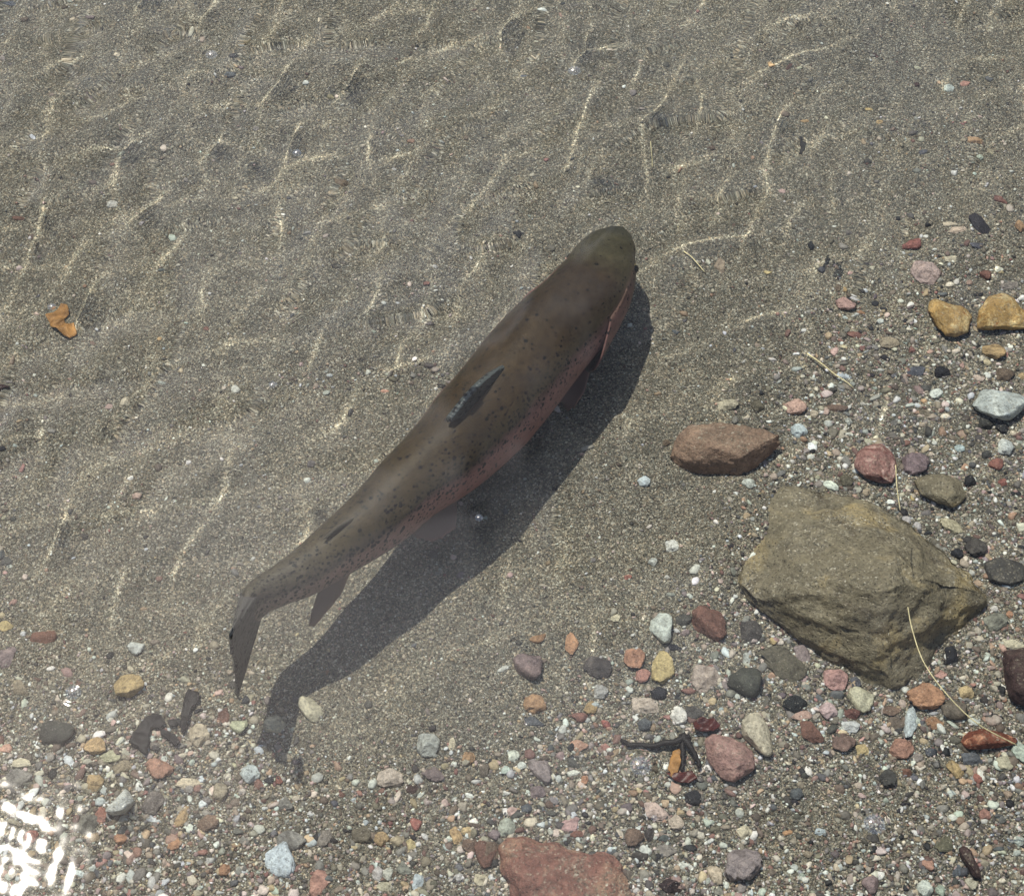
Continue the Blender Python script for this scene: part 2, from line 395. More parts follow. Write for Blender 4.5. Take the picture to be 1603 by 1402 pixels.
# hand-measured pebbles: x y width height (photo pixels) tilt colour shape
TABLE = """
1139 635 40 18 8 cream a|1184 635 25 20 0 olive r|1244 637 42 30 -5 pink a|1250 676 34 26 0 bluewhite r|1275 650 18 15 0 cream r|1308 639 40 14 5 brown o
1327 660 14 13 0 white r|1433 725 48 40 10 purple a|1519 753 22 18 0 black r|1008 753 22 20 0 bluewhite a|1171 757 22 20 0 white r|1301 761 28 16 -30 white a
1325 755 26 22 0 olive r|1355 770 16 14 0 tan r|1574 701 28 28 0 white r|1560 727 28 22 10 red r|1502 701 18 14 0 bluewhite o|1545 712 20 16 0 darkgrey r
1568 669 24 20 0 black r|1542 663 26 18 0 darkgrey r|1455 650 42 13 -28 olive f|1571 755 18 14 0 red r|1489 823 42 24 -30 cream a|1429 776 9 20 0 yellow o
1498 866 20 18 0 black r|1527 857 36 32 0 darkgrey a|1559 972 40 26 20 grey a|1590 1009 42 18 0 cream f|1581 962 14 13 0 orange r|1034 982 38 52 0 white r
1113 976 54 58 20 redbrown a|1175 990 36 40 0 darkgrey a|1038 1045 36 54 -5 yellow a|1105 1064 46 44 0 palepink a|1165 1068 54 50 0 darkgrey r|1226 1038 78 44 -38 olive f
1256 1026 24 34 15 mauve a|1308 1064 40 34 0 pink a|1340 1068 16 20 0 slate a|1348 1096 44 38 0 cream a|1448 1090 58 40 0 orange a|1513 1085 22 22 0 yellow a
1244 1103 40 26 10 black r|1169 1030 14 22 0 green a|1011 1105 46 26 -8 cream a|1062 1120 26 28 20 white a|1493 1112 40 30 0 olive r|1211 1004 14 13 0 yellow a
1058 1013 26 11 0 black f|1070 970 30 20 0 darkgrey f|1021 880 16 16 0 white r|1053 855 24 22 0 white a
1426 383 38 24 22 red r|1447 427 54 46 -10 palepink a|1536 352 24 50 28 black a|1533 384 30 14 0 slate f|1554 550 44 24 -25 ochre a|1474 581 28 20 0 black r
1431 580 40 20 -8 slate f|1392 538 34 22 5 tan a|1339 524 32 14 -6 redbrown o|1323 475 32 24 -15 pink a|1345 487 18 9 -10 orange f|1428 548 14 13 0 redbrown r
1488 350 30 11 5 cream f|1488 406 24 14 0 cream f|1580 448 32 20 15 mauve f|1543 430 22 20 0 redbrown r|1563 421 18 12 -25 white a|1597 355 20 24 0 orange r
1500 361 34 17 10 palepink f|1269 383 12 18 0 black a|1327 455 10 10 0 ochre r|1315 451 12 17 0 brown a|1204 428 13 9 0 yellow a|1329 365 14 12 0 grey r
1321 587 24 12 5 bluewhite f|1465 616 24 19 20 white a|1446 628 13 11 0 yellow r|1572 586 36 26 0 brown r|1533 592 24 14 0 palepink a|1599 589 14 14 0 yellow r
1221 298 16 11 -12 palepink o|1275 299 10 6 -20 darkgrey f|829 1044 46 42 25 purple a|836 1103 40 30 -10 orange r|836 1129 30 16 0 slate f|895 1007 22 36 0 orange f
842 1000 30 14 25 orange a|935 1044 44 34 0 darkgrey f|992 1029 34 34 0 orange a|1006 1057 24 22 0 salmon a|940 1083 24 22 0 green r|925 1108 18 22 -30 ochre a
908 1122 26 15 0 redbrown r|1031 1085 26 20 0 black r|1009 1134 22 19 0 slate r|1087 1115 34 20 0 darkgrey f|1085 1248 26 22 -15 black a|1029 1270 40 26 0 palepink f
794 1295 26 26 0 green r|773 1306 20 17 0 mauve r|768 1336 30 38 0 brown a|848 1207 32 44 25 mauve a|842 1240 24 20 0 purple a|915 1220 12 14 0 orange a
905 1167 32 18 0 salmon f|804 1182 18 17 0 white a|817 1198 14 12 0 white a|792 1205 14 13 0 green a|898 1209 22 9 8 white o|992 1310 28 26 15 brown a
1016 1307 16 20 0 darkgrey r|1043 1331 34 17 0 grey f|1001 1339 26 16 0 darkgrey r|1161 1354 60 46 38 mauve a|1120 1371 24 28 25 cream r|1050 1387 36 20 -10 maroon o
1070 1354 20 11 0 white o|1166 1302 22 18 20 cream a|1233 1302 16 8 15 orange f|1058 1287 24 22 0 cream a|891 1290 30 24 0 pink f|903 1305 20 13 -15 redbrown a
1490 1026 22 30 0 black a|1473 1055 20 14 0 pink f|1597 1176 26 40 20 green a|1496 1203 22 28 30 ochre a|1523 1188 36 20 0 slate a|1572 1194 26 24 -20 cream a
1412 1172 36 32 -20 salmon a|1436 1186 18 14 0 mauve o|1420 1209 14 12 0 redbrown a|1390 1218 26 28 0 darkgrey a|1351 1174 22 19 0 yellow a|1330 1137 32 18 0 white a
1321 1162 38 32 0 brown f|1271 1145 36 32 0 redbrown f|1296 1113 30 24 -10 palepink r|1256 1120 38 15 12 pink o|1331 1117 30 16 0 redbrown a|1402 1132 30 20 -10 olive f
1395 1112 30 17 0 brown f|1426 1132 24 50 -22 bluewhite a|1464 1132 30 20 -15 orange f|1521 1384 20 16 0 cream a|1447 1391 26 22 0 white r|1471 1393 15 18 0 green r
1363 1384 26 26 0 mauve r|1542 1275 17 16 0 salmon r|1454 1354 18 18 30 salmon a|1284 1302 17 12 0 bluewhite f|1540 1095 12 16 0 darkgrey r|1478 1322 30 22 25 olive f
1498 1363 22 15 25 slate f|213 1015 28 21 15 white a|202 1074 46 36 10 ochre a|85 1150 62 38 0 darkgrey r|311 1151 34 34 0 cream r|375 1138 28 22 25 cream a
151 1168 34 26 -15 ochre a|172 1184 30 18 8 cream a|192 1201 30 20 25 tan a|249 1204 44 28 -8 salmon a|147 1225 28 26 0 ochre a|158 1275 18 26 15 red a
240 1256 30 36 -15 grey a|241 1282 26 12 0 white f|296 1226 40 17 8 cream f|344 1241 26 26 0 tan r|391 1212 32 26 0 bluewhite r|287 1275 18 38 -20 ochre a
326 1288 34 24 20 brown a|273 1321 17 20 -15 orange a|188 1312 20 18 0 orange a|139 1288 30 30 0 grey a|352 1360 17 20 -20 orange o|33 1077 26 26 0 tan f
9 979 26 18 0 yellow f|65 998 50 22 8 redbrown f|8 1028 30 36 0 purple f|33 1195 28 16 0 cream a|28 1219 42 28 0 grey f|8 1170 22 14 0 salmon f
218 1230 12 16 15 white a|350 1121 20 26 0 redbrown f|430 1135 36 28 -15 cream r|486 1109 28 44 40 cream r|670 1166 36 34 0 green a|708 1165 11 20 -10 cream o
611 1218 40 26 0 palepink r|734 1186 20 18 -20 orange a|596 1313 26 20 5 ochre r|454 1317 46 30 -10 grey f|509 1310 20 28 -15 grey a|437 1346 46 50 0 bluewhite f
500 1382 28 46 -10 salmon f|446 1255 28 22 0 grey f|680 1209 30 26 0 purple f|647 1235 24 13 0 maroon f|632 1358 24 20 0 grey f|591 1367 16 22 0 white r
606 1368 17 20 0 white r|601 1388 25 14 0 cream o|654 1381 18 24 -10 bluewhite a|644 1321 14 18 15 yellow a|621 1315 22 17 0 tan r|715 1307 18 26 15 ochre a
734 1300 22 12 0 yellow o|738 1323 28 20 0 brown a|760 1338 36 38 0 redbrown a|804 1270 20 14 0 palepink o|824 1265 17 14 0 slate r|651 1290 18 18 0 red a
758 1204 16 24 0 olive r|753 1376 22 18 0 cream a|718 1373 14 12 0 white r|566 1304 30 26 0 olive f|535 1244 12 9 0 redbrown o
37 29 17 14 0 brown r|120 34 12 14 0 cream a|138 32 16 16 0 purple r|13 6 22 12 0 slate f|184 88 12 9 -20 cream a|177 320 21 16 0 white a|32 342 20 10 0 redbrown o
477 130 11 12 0 white a|362 116 19 10 8 slate o|401 202 16 12 -20 grey a|505 34 8 13 0 cream a|532 286 16 14 0 brown a|821 121 15 8 0 slate f
1207 101 18 13 -20 ochre a|1370 88 8 15 20 maroon a|1436 134 12 11 0 maroon a|1437 106 17 10 0 cream f|1486 137 20 18 0 bluewhite a|1509 130 20 13 0 salmon f|1547 124 18 11 0 slate a
1261 192 21 10 0 ochre o|1361 170 20 8 -5 yellow f|1377 192 14 10 0 yellow a|1352 220 10 14 0 tan a|1113 232 13 12 0 brown r|1527 222 28 16 -10 ochre a|1547 235 16 11 0 tan a
1530 245 13 12 0 green r|1445 238 20 12 10 slate f|1359 253 14 12 0 darkgrey r|1148 352 8 9 0 brown a|1305 355 11 6 0 white o|1566 313 24 14 -15 redbrown f
6 610 11 14 -20 maroon r|199 632 20 22 0 cream r|171 636 15 11 -20 palepink o|321 513 12 8 -20 redbrown a|253 530 10 8 0 yellow a|257 423 15 8 0 slate f|4 706 14 10 0 black a
3 869 14 18 0 slate r|132 840 11 9 0 darkgrey r|217 778 16 13 0 palepink r|203 748 15 8 10 white f|668 444 12 10 0 redbrown a|681 417 10 7 -15 white a|621 475 9 6 -15 white a
487 727 14 14 0 grey a|480 750 12 9 0 white r|1125 415 28 26 -40 tan f|985 509 11 9 0 white a|1056 519 13 9 0 slate a|472 570 9 8 0 palepink r|517 588 10 7 0 bluewhite o
601 612 14 8 0 salmon f|688 610 9 7 0 white r|1236 912 9 7 0 white a|1147 853 16 7 18 black f|983 902 14 9 0 red a|964 967 17 13 0 cream a|1043 693 14 12 0 brown a
"""
# ------------------------------------------------------------------ where gravel lies (a map over the photograph, laid on the bed)
def gravel_density(px, py):
    px = np.asarray(px, float); py = np.asarray(py, float)
    edge = 1235 - 0.36 * (py - 300)                       # sand gives way to gravel on this slanting line
    d_right = smooth(-60, 260, px - edge) * smooth(260, 620, py)
    d_low = smooth(960, 1230, py - 110 * smooth(380, 500, px) * smooth(900, 760, px) + 30 * smooth(900, 1000, px))
    d_low *= 1 - 0.35 * np.exp(-((px - 560) / 150) ** 2)
    calm = 1 - 0.6 * np.exp(-((px - 1290) / 170) ** 2 - ((py - 1270) / 80) ** 2)
    calm *= 1 - 0.7 * np.exp(-((px - 1060) / 110) ** 2 - ((py - 830) / 110) ** 2)
    band = 0.5 * np.exp(-((py - 590) / 16) ** 2) * smooth(400, 460, px) * smooth(730, 690, px)
    left = 0.25 * smooth(40, 0, px) * smooth(500, 620, py)
    top = 0.05 + 0.25 * np.exp(-((px - 1490) / 90) ** 2 - ((py - 230) / 60) ** 2) + 0.2 * smooth(200, 20, px + py)
    return np.clip(np.maximum.reduce([d_right * calm, d_low * calm, band, left, top]), 0, 1)

# ------------------------------------------------------------------ traced larger rocks
def hull_rock(name, pts, cuts, rough, seed, material, smooth_it=2, fine=1.0):
    """convex hull of world points, refined and roughened"""
    c = np.mean(pts, 0); c[2] = 0
    bm = bmesh.new()
    for p in pts: bm.verts.new(Vector(p) - Vector(c))
    r = bmesh.ops.convex_hull(bm, input=bm.verts)
    bmesh.ops.delete(bm, geom=[g for g in bm.verts if not g.link_faces], context='VERTS')
    bmesh.ops.triangulate(bm, faces=bm.faces)
    for _ in range(cuts):
        bmesh.ops.subdivide_edges(bm, edges=bm.edges, cuts=1, use_grid_fill=True)
        if _ < smooth_it: bmesh.ops.smooth_vert(bm, verts=bm.verts, factor=.25, use_axis_x=True, use_axis_y=True, use_axis_z=True)
        bmesh.ops.triangulate(bm, faces=bm.faces)
    bm.normal_update()
    o = Vector((seed * 2.3, seed * 5.1, seed))
    moves = []
    for v in bm.verts:
        p = v.co
        d = (noise.fractal(p * 22 + o, 1.0, 2.0, 3) * 1.0 - .9 * abs(noise.noise(p * 34 + o)) + noise.fractal(p * 75 * fine + o, .9, 2.1, 4) * 0.45
             - 0.6 * max(0, noise.noise(p * 130 * fine + o) - .25))
        moves.append(p + v.normal * d * rough)
    for v, q in zip(bm.verts, moves): v.co = q
    bmesh.ops.recalc_face_normals(bm, faces=bm.faces)
    me = bpy.data.meshes.new(name); bm.to_mesh(me); bm.free()
    me.polygons.foreach_set('use_smooth', [True] * len(me.polygons))
    o = link(name, me, material)
    o.location = c
    return o

def outline_rock(name, outline, h, color, label, seed, cat='rock', group=None, flat=.6, cuts=3, rough=None, peak=(0, 0)):
    o = np.array(outline, float); ctr = o.mean(0)
    rn = random.Random(seed); pts = []
    for x, y in o:
        pts.append(on_bed(x, y, -.003))
        pts.append(on_bed(x, y, h * rn.uniform(.25, .55)))
    for x, y in ctr + (o - ctr) * flat:
        pts.append(on_bed(x + peak[0] + rn.uniform(-4, 4), y + peak[1] + rn.uniform(-4, 4), h * rn.uniform(.8, 1.05)))
    ob = hull_rock(name, np.array(pts), cuts, rough or h * .16, seed, color if not isinstance(color, str) else M_ROCK)
    if isinstance(color, str):
        q = np.array(lin(PAL[color])); q = q * .72 + q.mean() * .28; ob.color = tuple(q) + (1,)
    tag(ob, label, cat, group)
    return ob

def mat_rock(name, base, patches, speck, scale=1.0, dust=.75):
    """metre-scaled rock: base colour, patches [(colour, noise scale, lo, hi)], dark and light speckle"""
    s = N(name)
    oi = s.n('ObjectInfo'); tc = s.n('TexCoord'); vec = tc.outputs['Object']
    col = oi.outputs['Color'] if base is None else None
    n0 = s.noise(vec, 45 * scale, 6, .65, .4); n1 = s.noise(vec, 260 * scale, 5, .7); v = s.vor(vec, 420 * scale)
    if base is None: src = oi.outputs['Color']
    else:
        d = s.n('RGB'); d.outputs[0].default_value = lin(base) + (1,); src = d.outputs[0]
    col = s.mix(1.0, src, s.ramp(n0.outputs[0], [(0.3, (0.68, 0.67, 0.66)), (0.5, (1, 1, 1)), (0.7, (1.22, 1.2, 1.16))]), 'MULTIPLY')
    for c, sc_, lo, hi in patches:
        n = s.noise(vec, sc_, 4, .6, .5)
        col = s.mix(s.ramp(n.outputs[0], [(lo, (0, 0, 0)), (hi, (1, 1, 1))]), col, lin(c))
    col = s.mix(1.0, col, s.ramp(n1.outputs[0], [(0.3, (0.55, 0.55, 0.55)), (0.5, (1, 1, 1)), (0.7, (1.3, 1.3, 1.28))]), 'MULTIPLY')
    cs = s.n('SeparateColor'); s.set(cs.inputs[0], v.outputs['Color'])
    sp = s.ramp(v.outputs['Distance'], [(0.15, (1, 1, 1)), (0.4, (0, 0, 0))])
    col = s.mix(s.math('MULTIPLY', s.math('MULTIPLY', s.math('GREATER_THAN', cs.outputs[0], 0.70), sp), speck), col, lin((40, 36, 32)))
    col = s.mix(s.math('MULTIPLY', s.math('MULTIPLY', s.math('LESS_THAN', cs.outputs[0], 0.16), sp), speck * .7), col, lin((200, 190, 165)))
    nz = s.n('SeparateXYZ'); s.set(nz.inputs[0], s.n('NewGeometry').outputs['Normal'])
    pos = s.pos()
    gr = s.vor(pos, 700); gc_ = s.n('SeparateColor'); s.set(gc_.inputs[0], gr.outputs['Color'])
    dn = s.noise(vec, 30, 5, .7, .3)
    cover = s.math('MULTIPLY', s.ramp(nz.outputs[2], [(.55, (0, 0, 0)), (.92, (1, 1, 1))]), s.ramp(dn.outputs[0], [(.40, (0, 0, 0)), (.62, (1, 1, 1))]))
    cover = s.math('MULTIPLY', cover, s.ramp(gc_.outputs[1], [(.35, (.15, .15, .15)), (.7, (dust, dust, dust))]))
    col = s.mix(cover, col, s.ramp(gc_.outputs[0], [(0, lin((74, 72, 64))), (.5, lin((118, 112, 98))), (.85, lin((160, 152, 132))), (1, lin((214, 208, 190)))]))
    h = s.math('ADD', s.math('MULTIPLY', n1.outputs[0], .5), n0.outputs[0])
    nb = s.bump(h, 1.0, .006)
    return s.done(col, .65, nb, .25)

M_ROCK = mat_rock('rough_rock', None, [], .5)
M_OLIVE = mat_rock('olive_rock', (132, 124, 103), [((176, 158, 116), 22, .54, .70), ((82, 72, 56), 34, .58, .74)], .9, 1.0, 1.0)
M_BROWN = mat_rock('brown_rock', (148, 124, 106), [((124, 98, 80), 40, .55, .7)], .5)
M_REDSLAB = mat_rock('red_slab_rock', (138, 98, 86), [((166, 132, 110), 38, .48, .66), ((128, 78, 72), 30, .56, .68)], .6, 1.0, .95)
M_PINK = mat_rock('pink_rock', (172, 138, 130), [((128, 84, 78), 60, .62, .7), ((206, 170, 158), 90, .56, .7)], .4)
M_OCHRE = mat_rock('ochre_rock', (178, 146, 92), [((212, 190, 140), 90, .52, .66), ((150, 104, 50), 120, .60, .7)], .45)
M_WHITE = mat_rock('white_rock', (204, 212, 208), [((168, 180, 188), 80, .54, .68)], .35)
M_RUST = mat_rock('rust_mottled_rock', (120, 68, 50), [((196, 140, 110), 110, .52, .62), ((70, 40, 34), 90, .58, .7)], .4)
M_REDROCK = mat_rock('rose_red_rock', (166, 126, 118), [((132, 86, 78), 80, .50, .62), ((214, 178, 168), 120, .56, .68)], .4)

# the big olive boulder
BIG = [(1172, 768, -.004), (1180, 775, .006), (1240, 754, .008), (1290, 762, .012), (1350, 778, .017), (1425, 808, .020), (1480, 852, .020),
       (1520, 893, .019), (1552, 925, .015), (1552, 940, .002), (1542, 962, -.004), (1475, 1034, -.004), (1438, 1066, -.004), (1392, 1090, -.004), (1360, 1078, -.004),
       (1143, 905, -.004), (1150, 915, .016), (1165, 932, .020), (1225, 945, .030), (1290, 962, .040), (1345, 990, .045), (1388, 1018, .040),
       (1385, 925, .076), (1405, 868, .066), (1330, 890, .062), (1300, 850, .042), (1395, 1062, .014), (1480, 965, .024), (1515, 935, .018), (1440, 905, .062),
       (1205, 985, -.004), (1290, 1045, -.004), (1150, 835, .010)]
big = hull_rock('boulder', np.array([at(x, y, z) for x, y, z in BIG]), 5, .0044, 3, M_OLIVE, 1, .8)
tag(big, 'big angular olive brown boulder half buried in the gravel', 'boulder')
brown = hull_rock('rock', np.array([on_bed(1000 + x / 2.658, 620 + y / 2.658, z) for x, y, z in
        [(118, 262, -.002), (122, 250, .006), (165, 150, .014), (205, 112, .016), (300, 96, .018), (430, 112, .022), (520, 132, .022), (600, 165, .018), (606, 200, .010),
         (560, 255, .001), (480, 318, -.003), (420, 343, -.003), (300, 334, -.003), (200, 324, -.003), (150, 292, -.002), (210, 180, .026), (420, 200, .032), (330, 215, .032),
         (240, 265, .020), (430, 255, .026), (540, 185, .024)]]), 4, .0024, 8, M_BROWN, 1, 1.3)
tag(brown, 'smooth brown wedge shaped rock lying on sand behind the olive boulder', 'rock')
def vw(pts, x0, y0, s): return [(x0 + x / s, y0 + y / s) for x, y in pts]
outline_rock('rock', vw([(910, 240), (960, 200), (1010, 195), (1060, 235), (1080, 290), (1060, 370), (1000, 365), (930, 340), (900, 295)], 1000, 620, 2.658), .016, M_REDROCK,
             'rose red angular rock with pale face, between brown rock and dark grey rock', 11)
outline_rock('rock', vw([(1140, 350), (1190, 328), (1270, 318), (1345, 350), (1368, 420), (1310, 475), (1240, 455), (1170, 412)], 1000, 620, 2.658), .016, M_OLIVE,
             'flat dark olive grey rock above the edge of the olive boulder', 12)
outline_rock('rock', vw([(1430, 690), (1500, 665), (1600, 690), (1620, 760), (1560, 790), (1450, 770)], 1000, 620, 2.658), .007, 'darkgrey',
             'flat dark grey slate lying beyond the boulder corner', 13, flat=.75)
outline_rock('rock', vw([(1520, 1060), (1600, 1040), (1680, 1060), (1690, 1240), (1600, 1290), (1550, 1260), (1515, 1130)], 1000, 620, 2.658), .024, 'maroon',
             'large dark brown stone capped by a flat cream pebble', 14)
outline_rock('rock', vw([(828, 690), (840, 640), (875, 618), (960, 650), (1050, 670), (1092, 720), (1065, 800), (1000, 828), (930, 830), (880, 782)], 1200, 280, 3.337), .016, M_OCHRE,
             'bright ochre rock with a curved lower edge, next to mottled ochre and cream rock', 15)
outline_rock('rock', vw([(1110, 690), (1160, 625), (1230, 608), (1290, 620), (1340, 680), (1400, 720), (1390, 790), (1200, 792), (1095, 782)], 1200, 280, 3.337), .015, M_OCHRE,
             'mottled ochre and cream rock, next to bright ochre rock', 16)
outline_rock('rock', vw([(1055, 1190), (1110, 1105), (1200, 1095), (1330, 1130), (1370, 1160), (1350, 1200), (1270, 1262), (1180, 1262), (1090, 1225)], 1200, 280, 3.337), .018, M_WHITE,
             'large bluish white angular rock among dark pebbles', 17)
outline_rock('rock', vw([(1010, 670), (1050, 632), (1090, 640), (1150, 680), (1210, 700), (1252, 755), (1258, 812), (1160, 877), (1090, 862), (1040, 800)], 760, 930, 2.97), .017, M_PINK,
             'large pink rock with a dark red spot beside dark twigs', 18)
outline_rock('rock', vw([(1180, 590), (1225, 550), (1275, 548), (1312, 605), (1338, 745), (1312, 757), (1250, 715), (1190, 660)], 760, 930, 2.97), .014, 'cream',
             'rough cream rock leaning behind the pink rock', 19)
outline_rock('rock', vw([(60, 1180), (110, 1150), (210, 1142), (340, 1160), (500, 1178), (610, 1205), (650, 1245), (668, 1310), (700, 1420), (690, 1520), (300, 1540), (120, 1480), (75, 1330)], 760, 930, 2.97), .016, M_REDSLAB,
             'large flat brick red slab of rock in gravel', 20, cuts=4, flat=.72, rough=.0050)
outline_rock('rock', vw([(898, 685), (930, 632), (1000, 614), (1100, 650), (1172, 668), (1165, 700), (1060, 714), (930, 726)], 1200, 930, 2.97), .012, M_RUST,
             'long rust red and cream mottled rock at the end of the pale straw', 21)
outline_rock('rock', vw([(885, 1175), (915, 1160), (955, 1185), (990, 1260), (1005, 1330), (960, 1315), (905, 1240)], 1200, 930, 2.97), .012, 'maroon',
             'dark maroon wedge shaped stone', 22)
outline_rock('rock', vw([(520, 985), (560, 935), (622, 855), (650, 890), (668, 935), (620, 990), (560, 1002)], 0, 960, 3.171), .014, 'white',
             'white three cornered stone beside a small red pebble', 23)

# ------------------------------------------------------------------ pebbles
LAND = [("the trout's head", 965, 400), ("the trout's tail fin", 375, 1000), ('the tail end of the fish shadow', 440, 1110), ('the olive boulder', 1380, 900),
        ('the brown wedge rock', 1135, 700), ('the brick red slab', 880, 1360), ('the pink rock', 1144, 1182), ('the dark twigs', 1020, 1165),
        ('the ochre rocks', 1520, 495), ('the big white rock', 1560, 635), ('the black leaf scraps', 255, 1130), ('the curled brown leaf', 97, 503),
        ('the floating black scrap', 1255, 230), ('the maroon wedge stone', 1518, 1347), ('the white three cornered stone', 189, 1253),
        ('the dark brown stone', 1590, 1053), ('the rust mottled rock', 1547, 1156), ('the rose red rock', 1372, 727), ('the dorsal fin', 735, 625),
        ("the trout's belly shadow", 800, 820), ('the big clear bubble beside the twigs', 1002, 1199), ('the wide clear bubble over sand', 1368, 1290)]
SHAPES = dict(a='angular', r='rounded', o='oval', f='flat')
PEB = []
def pebble(px, py, w, h, rot, colour, shape):
    a, b = w / 2 * MM, h / 2 * MM * 1.12
    c = min(a, b) * {'a': .72, 'r': .8, 'o': .62, 'f': .38}[shape]
    sink = {'a': .66, 'r': .66, 'o': .66, 'f': .5}[shape] + random.uniform(-.2, .22)
    p = on_bed(px, py, c * (1 - sink) * .6)
    o = link('pebble', random.choice(BASE[shape]))
    o.location = (p[0], p[1], float(bed_z(p[0], p[1])) + c * (1 - sink) - .0006)
    o.scale = (a * 1.03, b * 1.03, c)
    o.rotation_euler = (random.uniform(-.22, .22), random.uniform(-.22, .22), R(rot) + random.uniform(-.06, .06))
    k = random.uniform(.74, 1.0)
    col = np.array(lin(PAL[colour])); col = col * .70 + col.mean() * np.array((1.04, 1.0, .93)) * .30
    col = np.clip(col * k * (1 + RNG.normal(0, .035, 3)), 0.01, .8)
    o.color = tuple(col) + (1,)
    PEB.append((o, px, py, w, h, colour, shape))
    return o
for row in TABLE.replace('\n', '|').split('|'):
    if row.strip():
        q = row.split()
        pebble(*[float(v) for v in q[:5]], q[5], q[6])
FILL_N = 298 - len(PEB)
PICK = ['white'] * 4 + ['cream'] * 4 + ['grey'] * 4 + ['darkgrey'] * 3 + ['tan'] * 3 + ['green'] * 2 + ['bluewhite'] * 2 + ['black', 'slate', 'ochre', 'ochre', 'orange', 'brown', 'brown', 'redbrown', 'red', 'pink', 'palepink', 'mauve', 'olive', 'yellow']
HARD = [(1380, 915, 215), (1135, 700, 100), (880, 1365, 120)]
def blocked(x, y, r, lst):
    if any(abs(x - q[1]) < (q[3] / 2 + r) * .9 and abs(y - q[2]) < (q[4] / 2 + r) * .9 for q in lst): return True
    ex = (x - 1350) / 200, (y - 925) / 150
    if ex[0] ** 2 + ex[1] ** 2 < 1: return True
    if abs(x - 1137) < 92 and abs(y - 702) < 46: return True
    if abs(x - 880) < 110 and y > 1315: return True
    if abs(x - 1144) < 45 and abs(y - 1182) < 45: return True
    return False
tries = 0
while FILL_N > 0 and tries < 20000:
    tries += 1
    x, y = random.uniform(5, 1598), random.uniform(300, 1398)
    if random.random() > gravel_density(x, y) ** 1.5: continue
    w = random.uniform(13, 24); h = w * random.uniform(.6, 1.0)
    if blocked(x, y, w / 2, PEB): continue
    pebble(x, y, w, h, random.uniform(-60, 60), random.choice(PICK), random.choice('aaarrof'))
    FILL_N -= 1
def size_word(w, h):
    m = max(w, h)
    return 'tiny' if m < 14 else 'small' if m < 22 else 'medium' if m < 34 else 'large'
def col_word(c): return WORDS.get(c, c)
labels = {}
for e in PEB:
    o, x, y, w, h, c, s = e
    land = min(LAND, key=lambda l: (l[1] - x) ** 2 + (l[2] - y) ** 2)
    dist = math.hypot(land[1] - x, land[2] - y)
    lab = '%s %s %s pebble %s %s' % (size_word(w, h), SHAPES[s], col_word(c), 'beside' if dist < 90 else 'near' if dist < 260 else 'on sand away from', land[0])
    labels.setdefault(lab, []).append(e)
for lab, es in labels.items():
    for e in es:
        l = lab
        if len(es) > 1:
            o, x, y = e[:3]
            nb = sorted((q for q in PEB if q[0] is not o and q[5] != e[5]), key=lambda q: (q[1] - x) ** 2 + (q[2] - y) ** 2)[:6]
            n2 = next(q for q in nb if q[5] != nb[0][5]) if any(q[5] != nb[0][5] for q in nb) else nb[0]
            l = lab + ', by %s and %s' % (col_word(nb[0][5]), col_word(n2[5]))
            if len(l.split()) > 16: l = lab + ', by %s' % col_word(nb[0][5])
        tag(e[0], l, 'pebble', 'pebbles scattered on the stream bed')

# ------------------------------------------------------------------ gravel and coarse grains (uncountable)
def scatter_mesh(name, px, py, rad, cols, base_v, base_f, squash, sink, jitter, facets=0):
    n = len(px)
    p = on_bed(px, py, 0.0)
    k = len(base_v)
    v = np.repeat(base_v[None], n, 0) * (1 + RNG.uniform(-jitter, jitter, (n, k, 1)))
    sc = np.stack([RNG.uniform(.75, 1.4, n), RNG.uniform(.6, 1.1, n), RNG.uniform(.6, 1.0, n) * squash], 1) * rad[:, None]
    for _ in range(facets):
        nn = RNG.normal(0, 1, (n, 3)); nn /= np.linalg.norm(nn, axis=1, keepdims=True)
        t = np.maximum(np.einsum('nki,ni->nk', v, nn) - RNG.uniform(.45, .8, (n, 1)), 0)
        v = v - nn[:, None, :] * t[..., None]
    v = v * sc[:, None, :]
    a = RNG.uniform(0, 6.283, n); t = RNG.normal(0, .35, n)
    ca, sa, ct, st = np.cos(a), np.sin(a), np.cos(t), np.sin(t)
    x, y, z = v[..., 0], v[..., 1], v[..., 2]
    y, z = y * ct[:, None] - z * st[:, None], y * st[:, None] + z * ct[:, None]
    x, y = x * ca[:, None] - y * sa[:, None], x * sa[:, None] + y * ca[:, None]
    v = np.stack([x + p[:, :1], y + p[:, 1:2], z + (p[:, 2] + rad * squash * sink)[:, None]], -1).reshape(-1, 3)
    f = (base_f[None] + (np.arange(n) * k)[:, None, None]).reshape(-1, 3)
    me = mesh_np(name, v, f)
    at_ = me.attributes.new('tone', 'FLOAT_COLOR', 'POINT')
    c4 = np.concatenate([np.repeat(cols, k, 0), np.ones((n * k, 1))], 1).astype(np.float32)
    at_.data.foreach_set('color', c4.ravel())
    return me

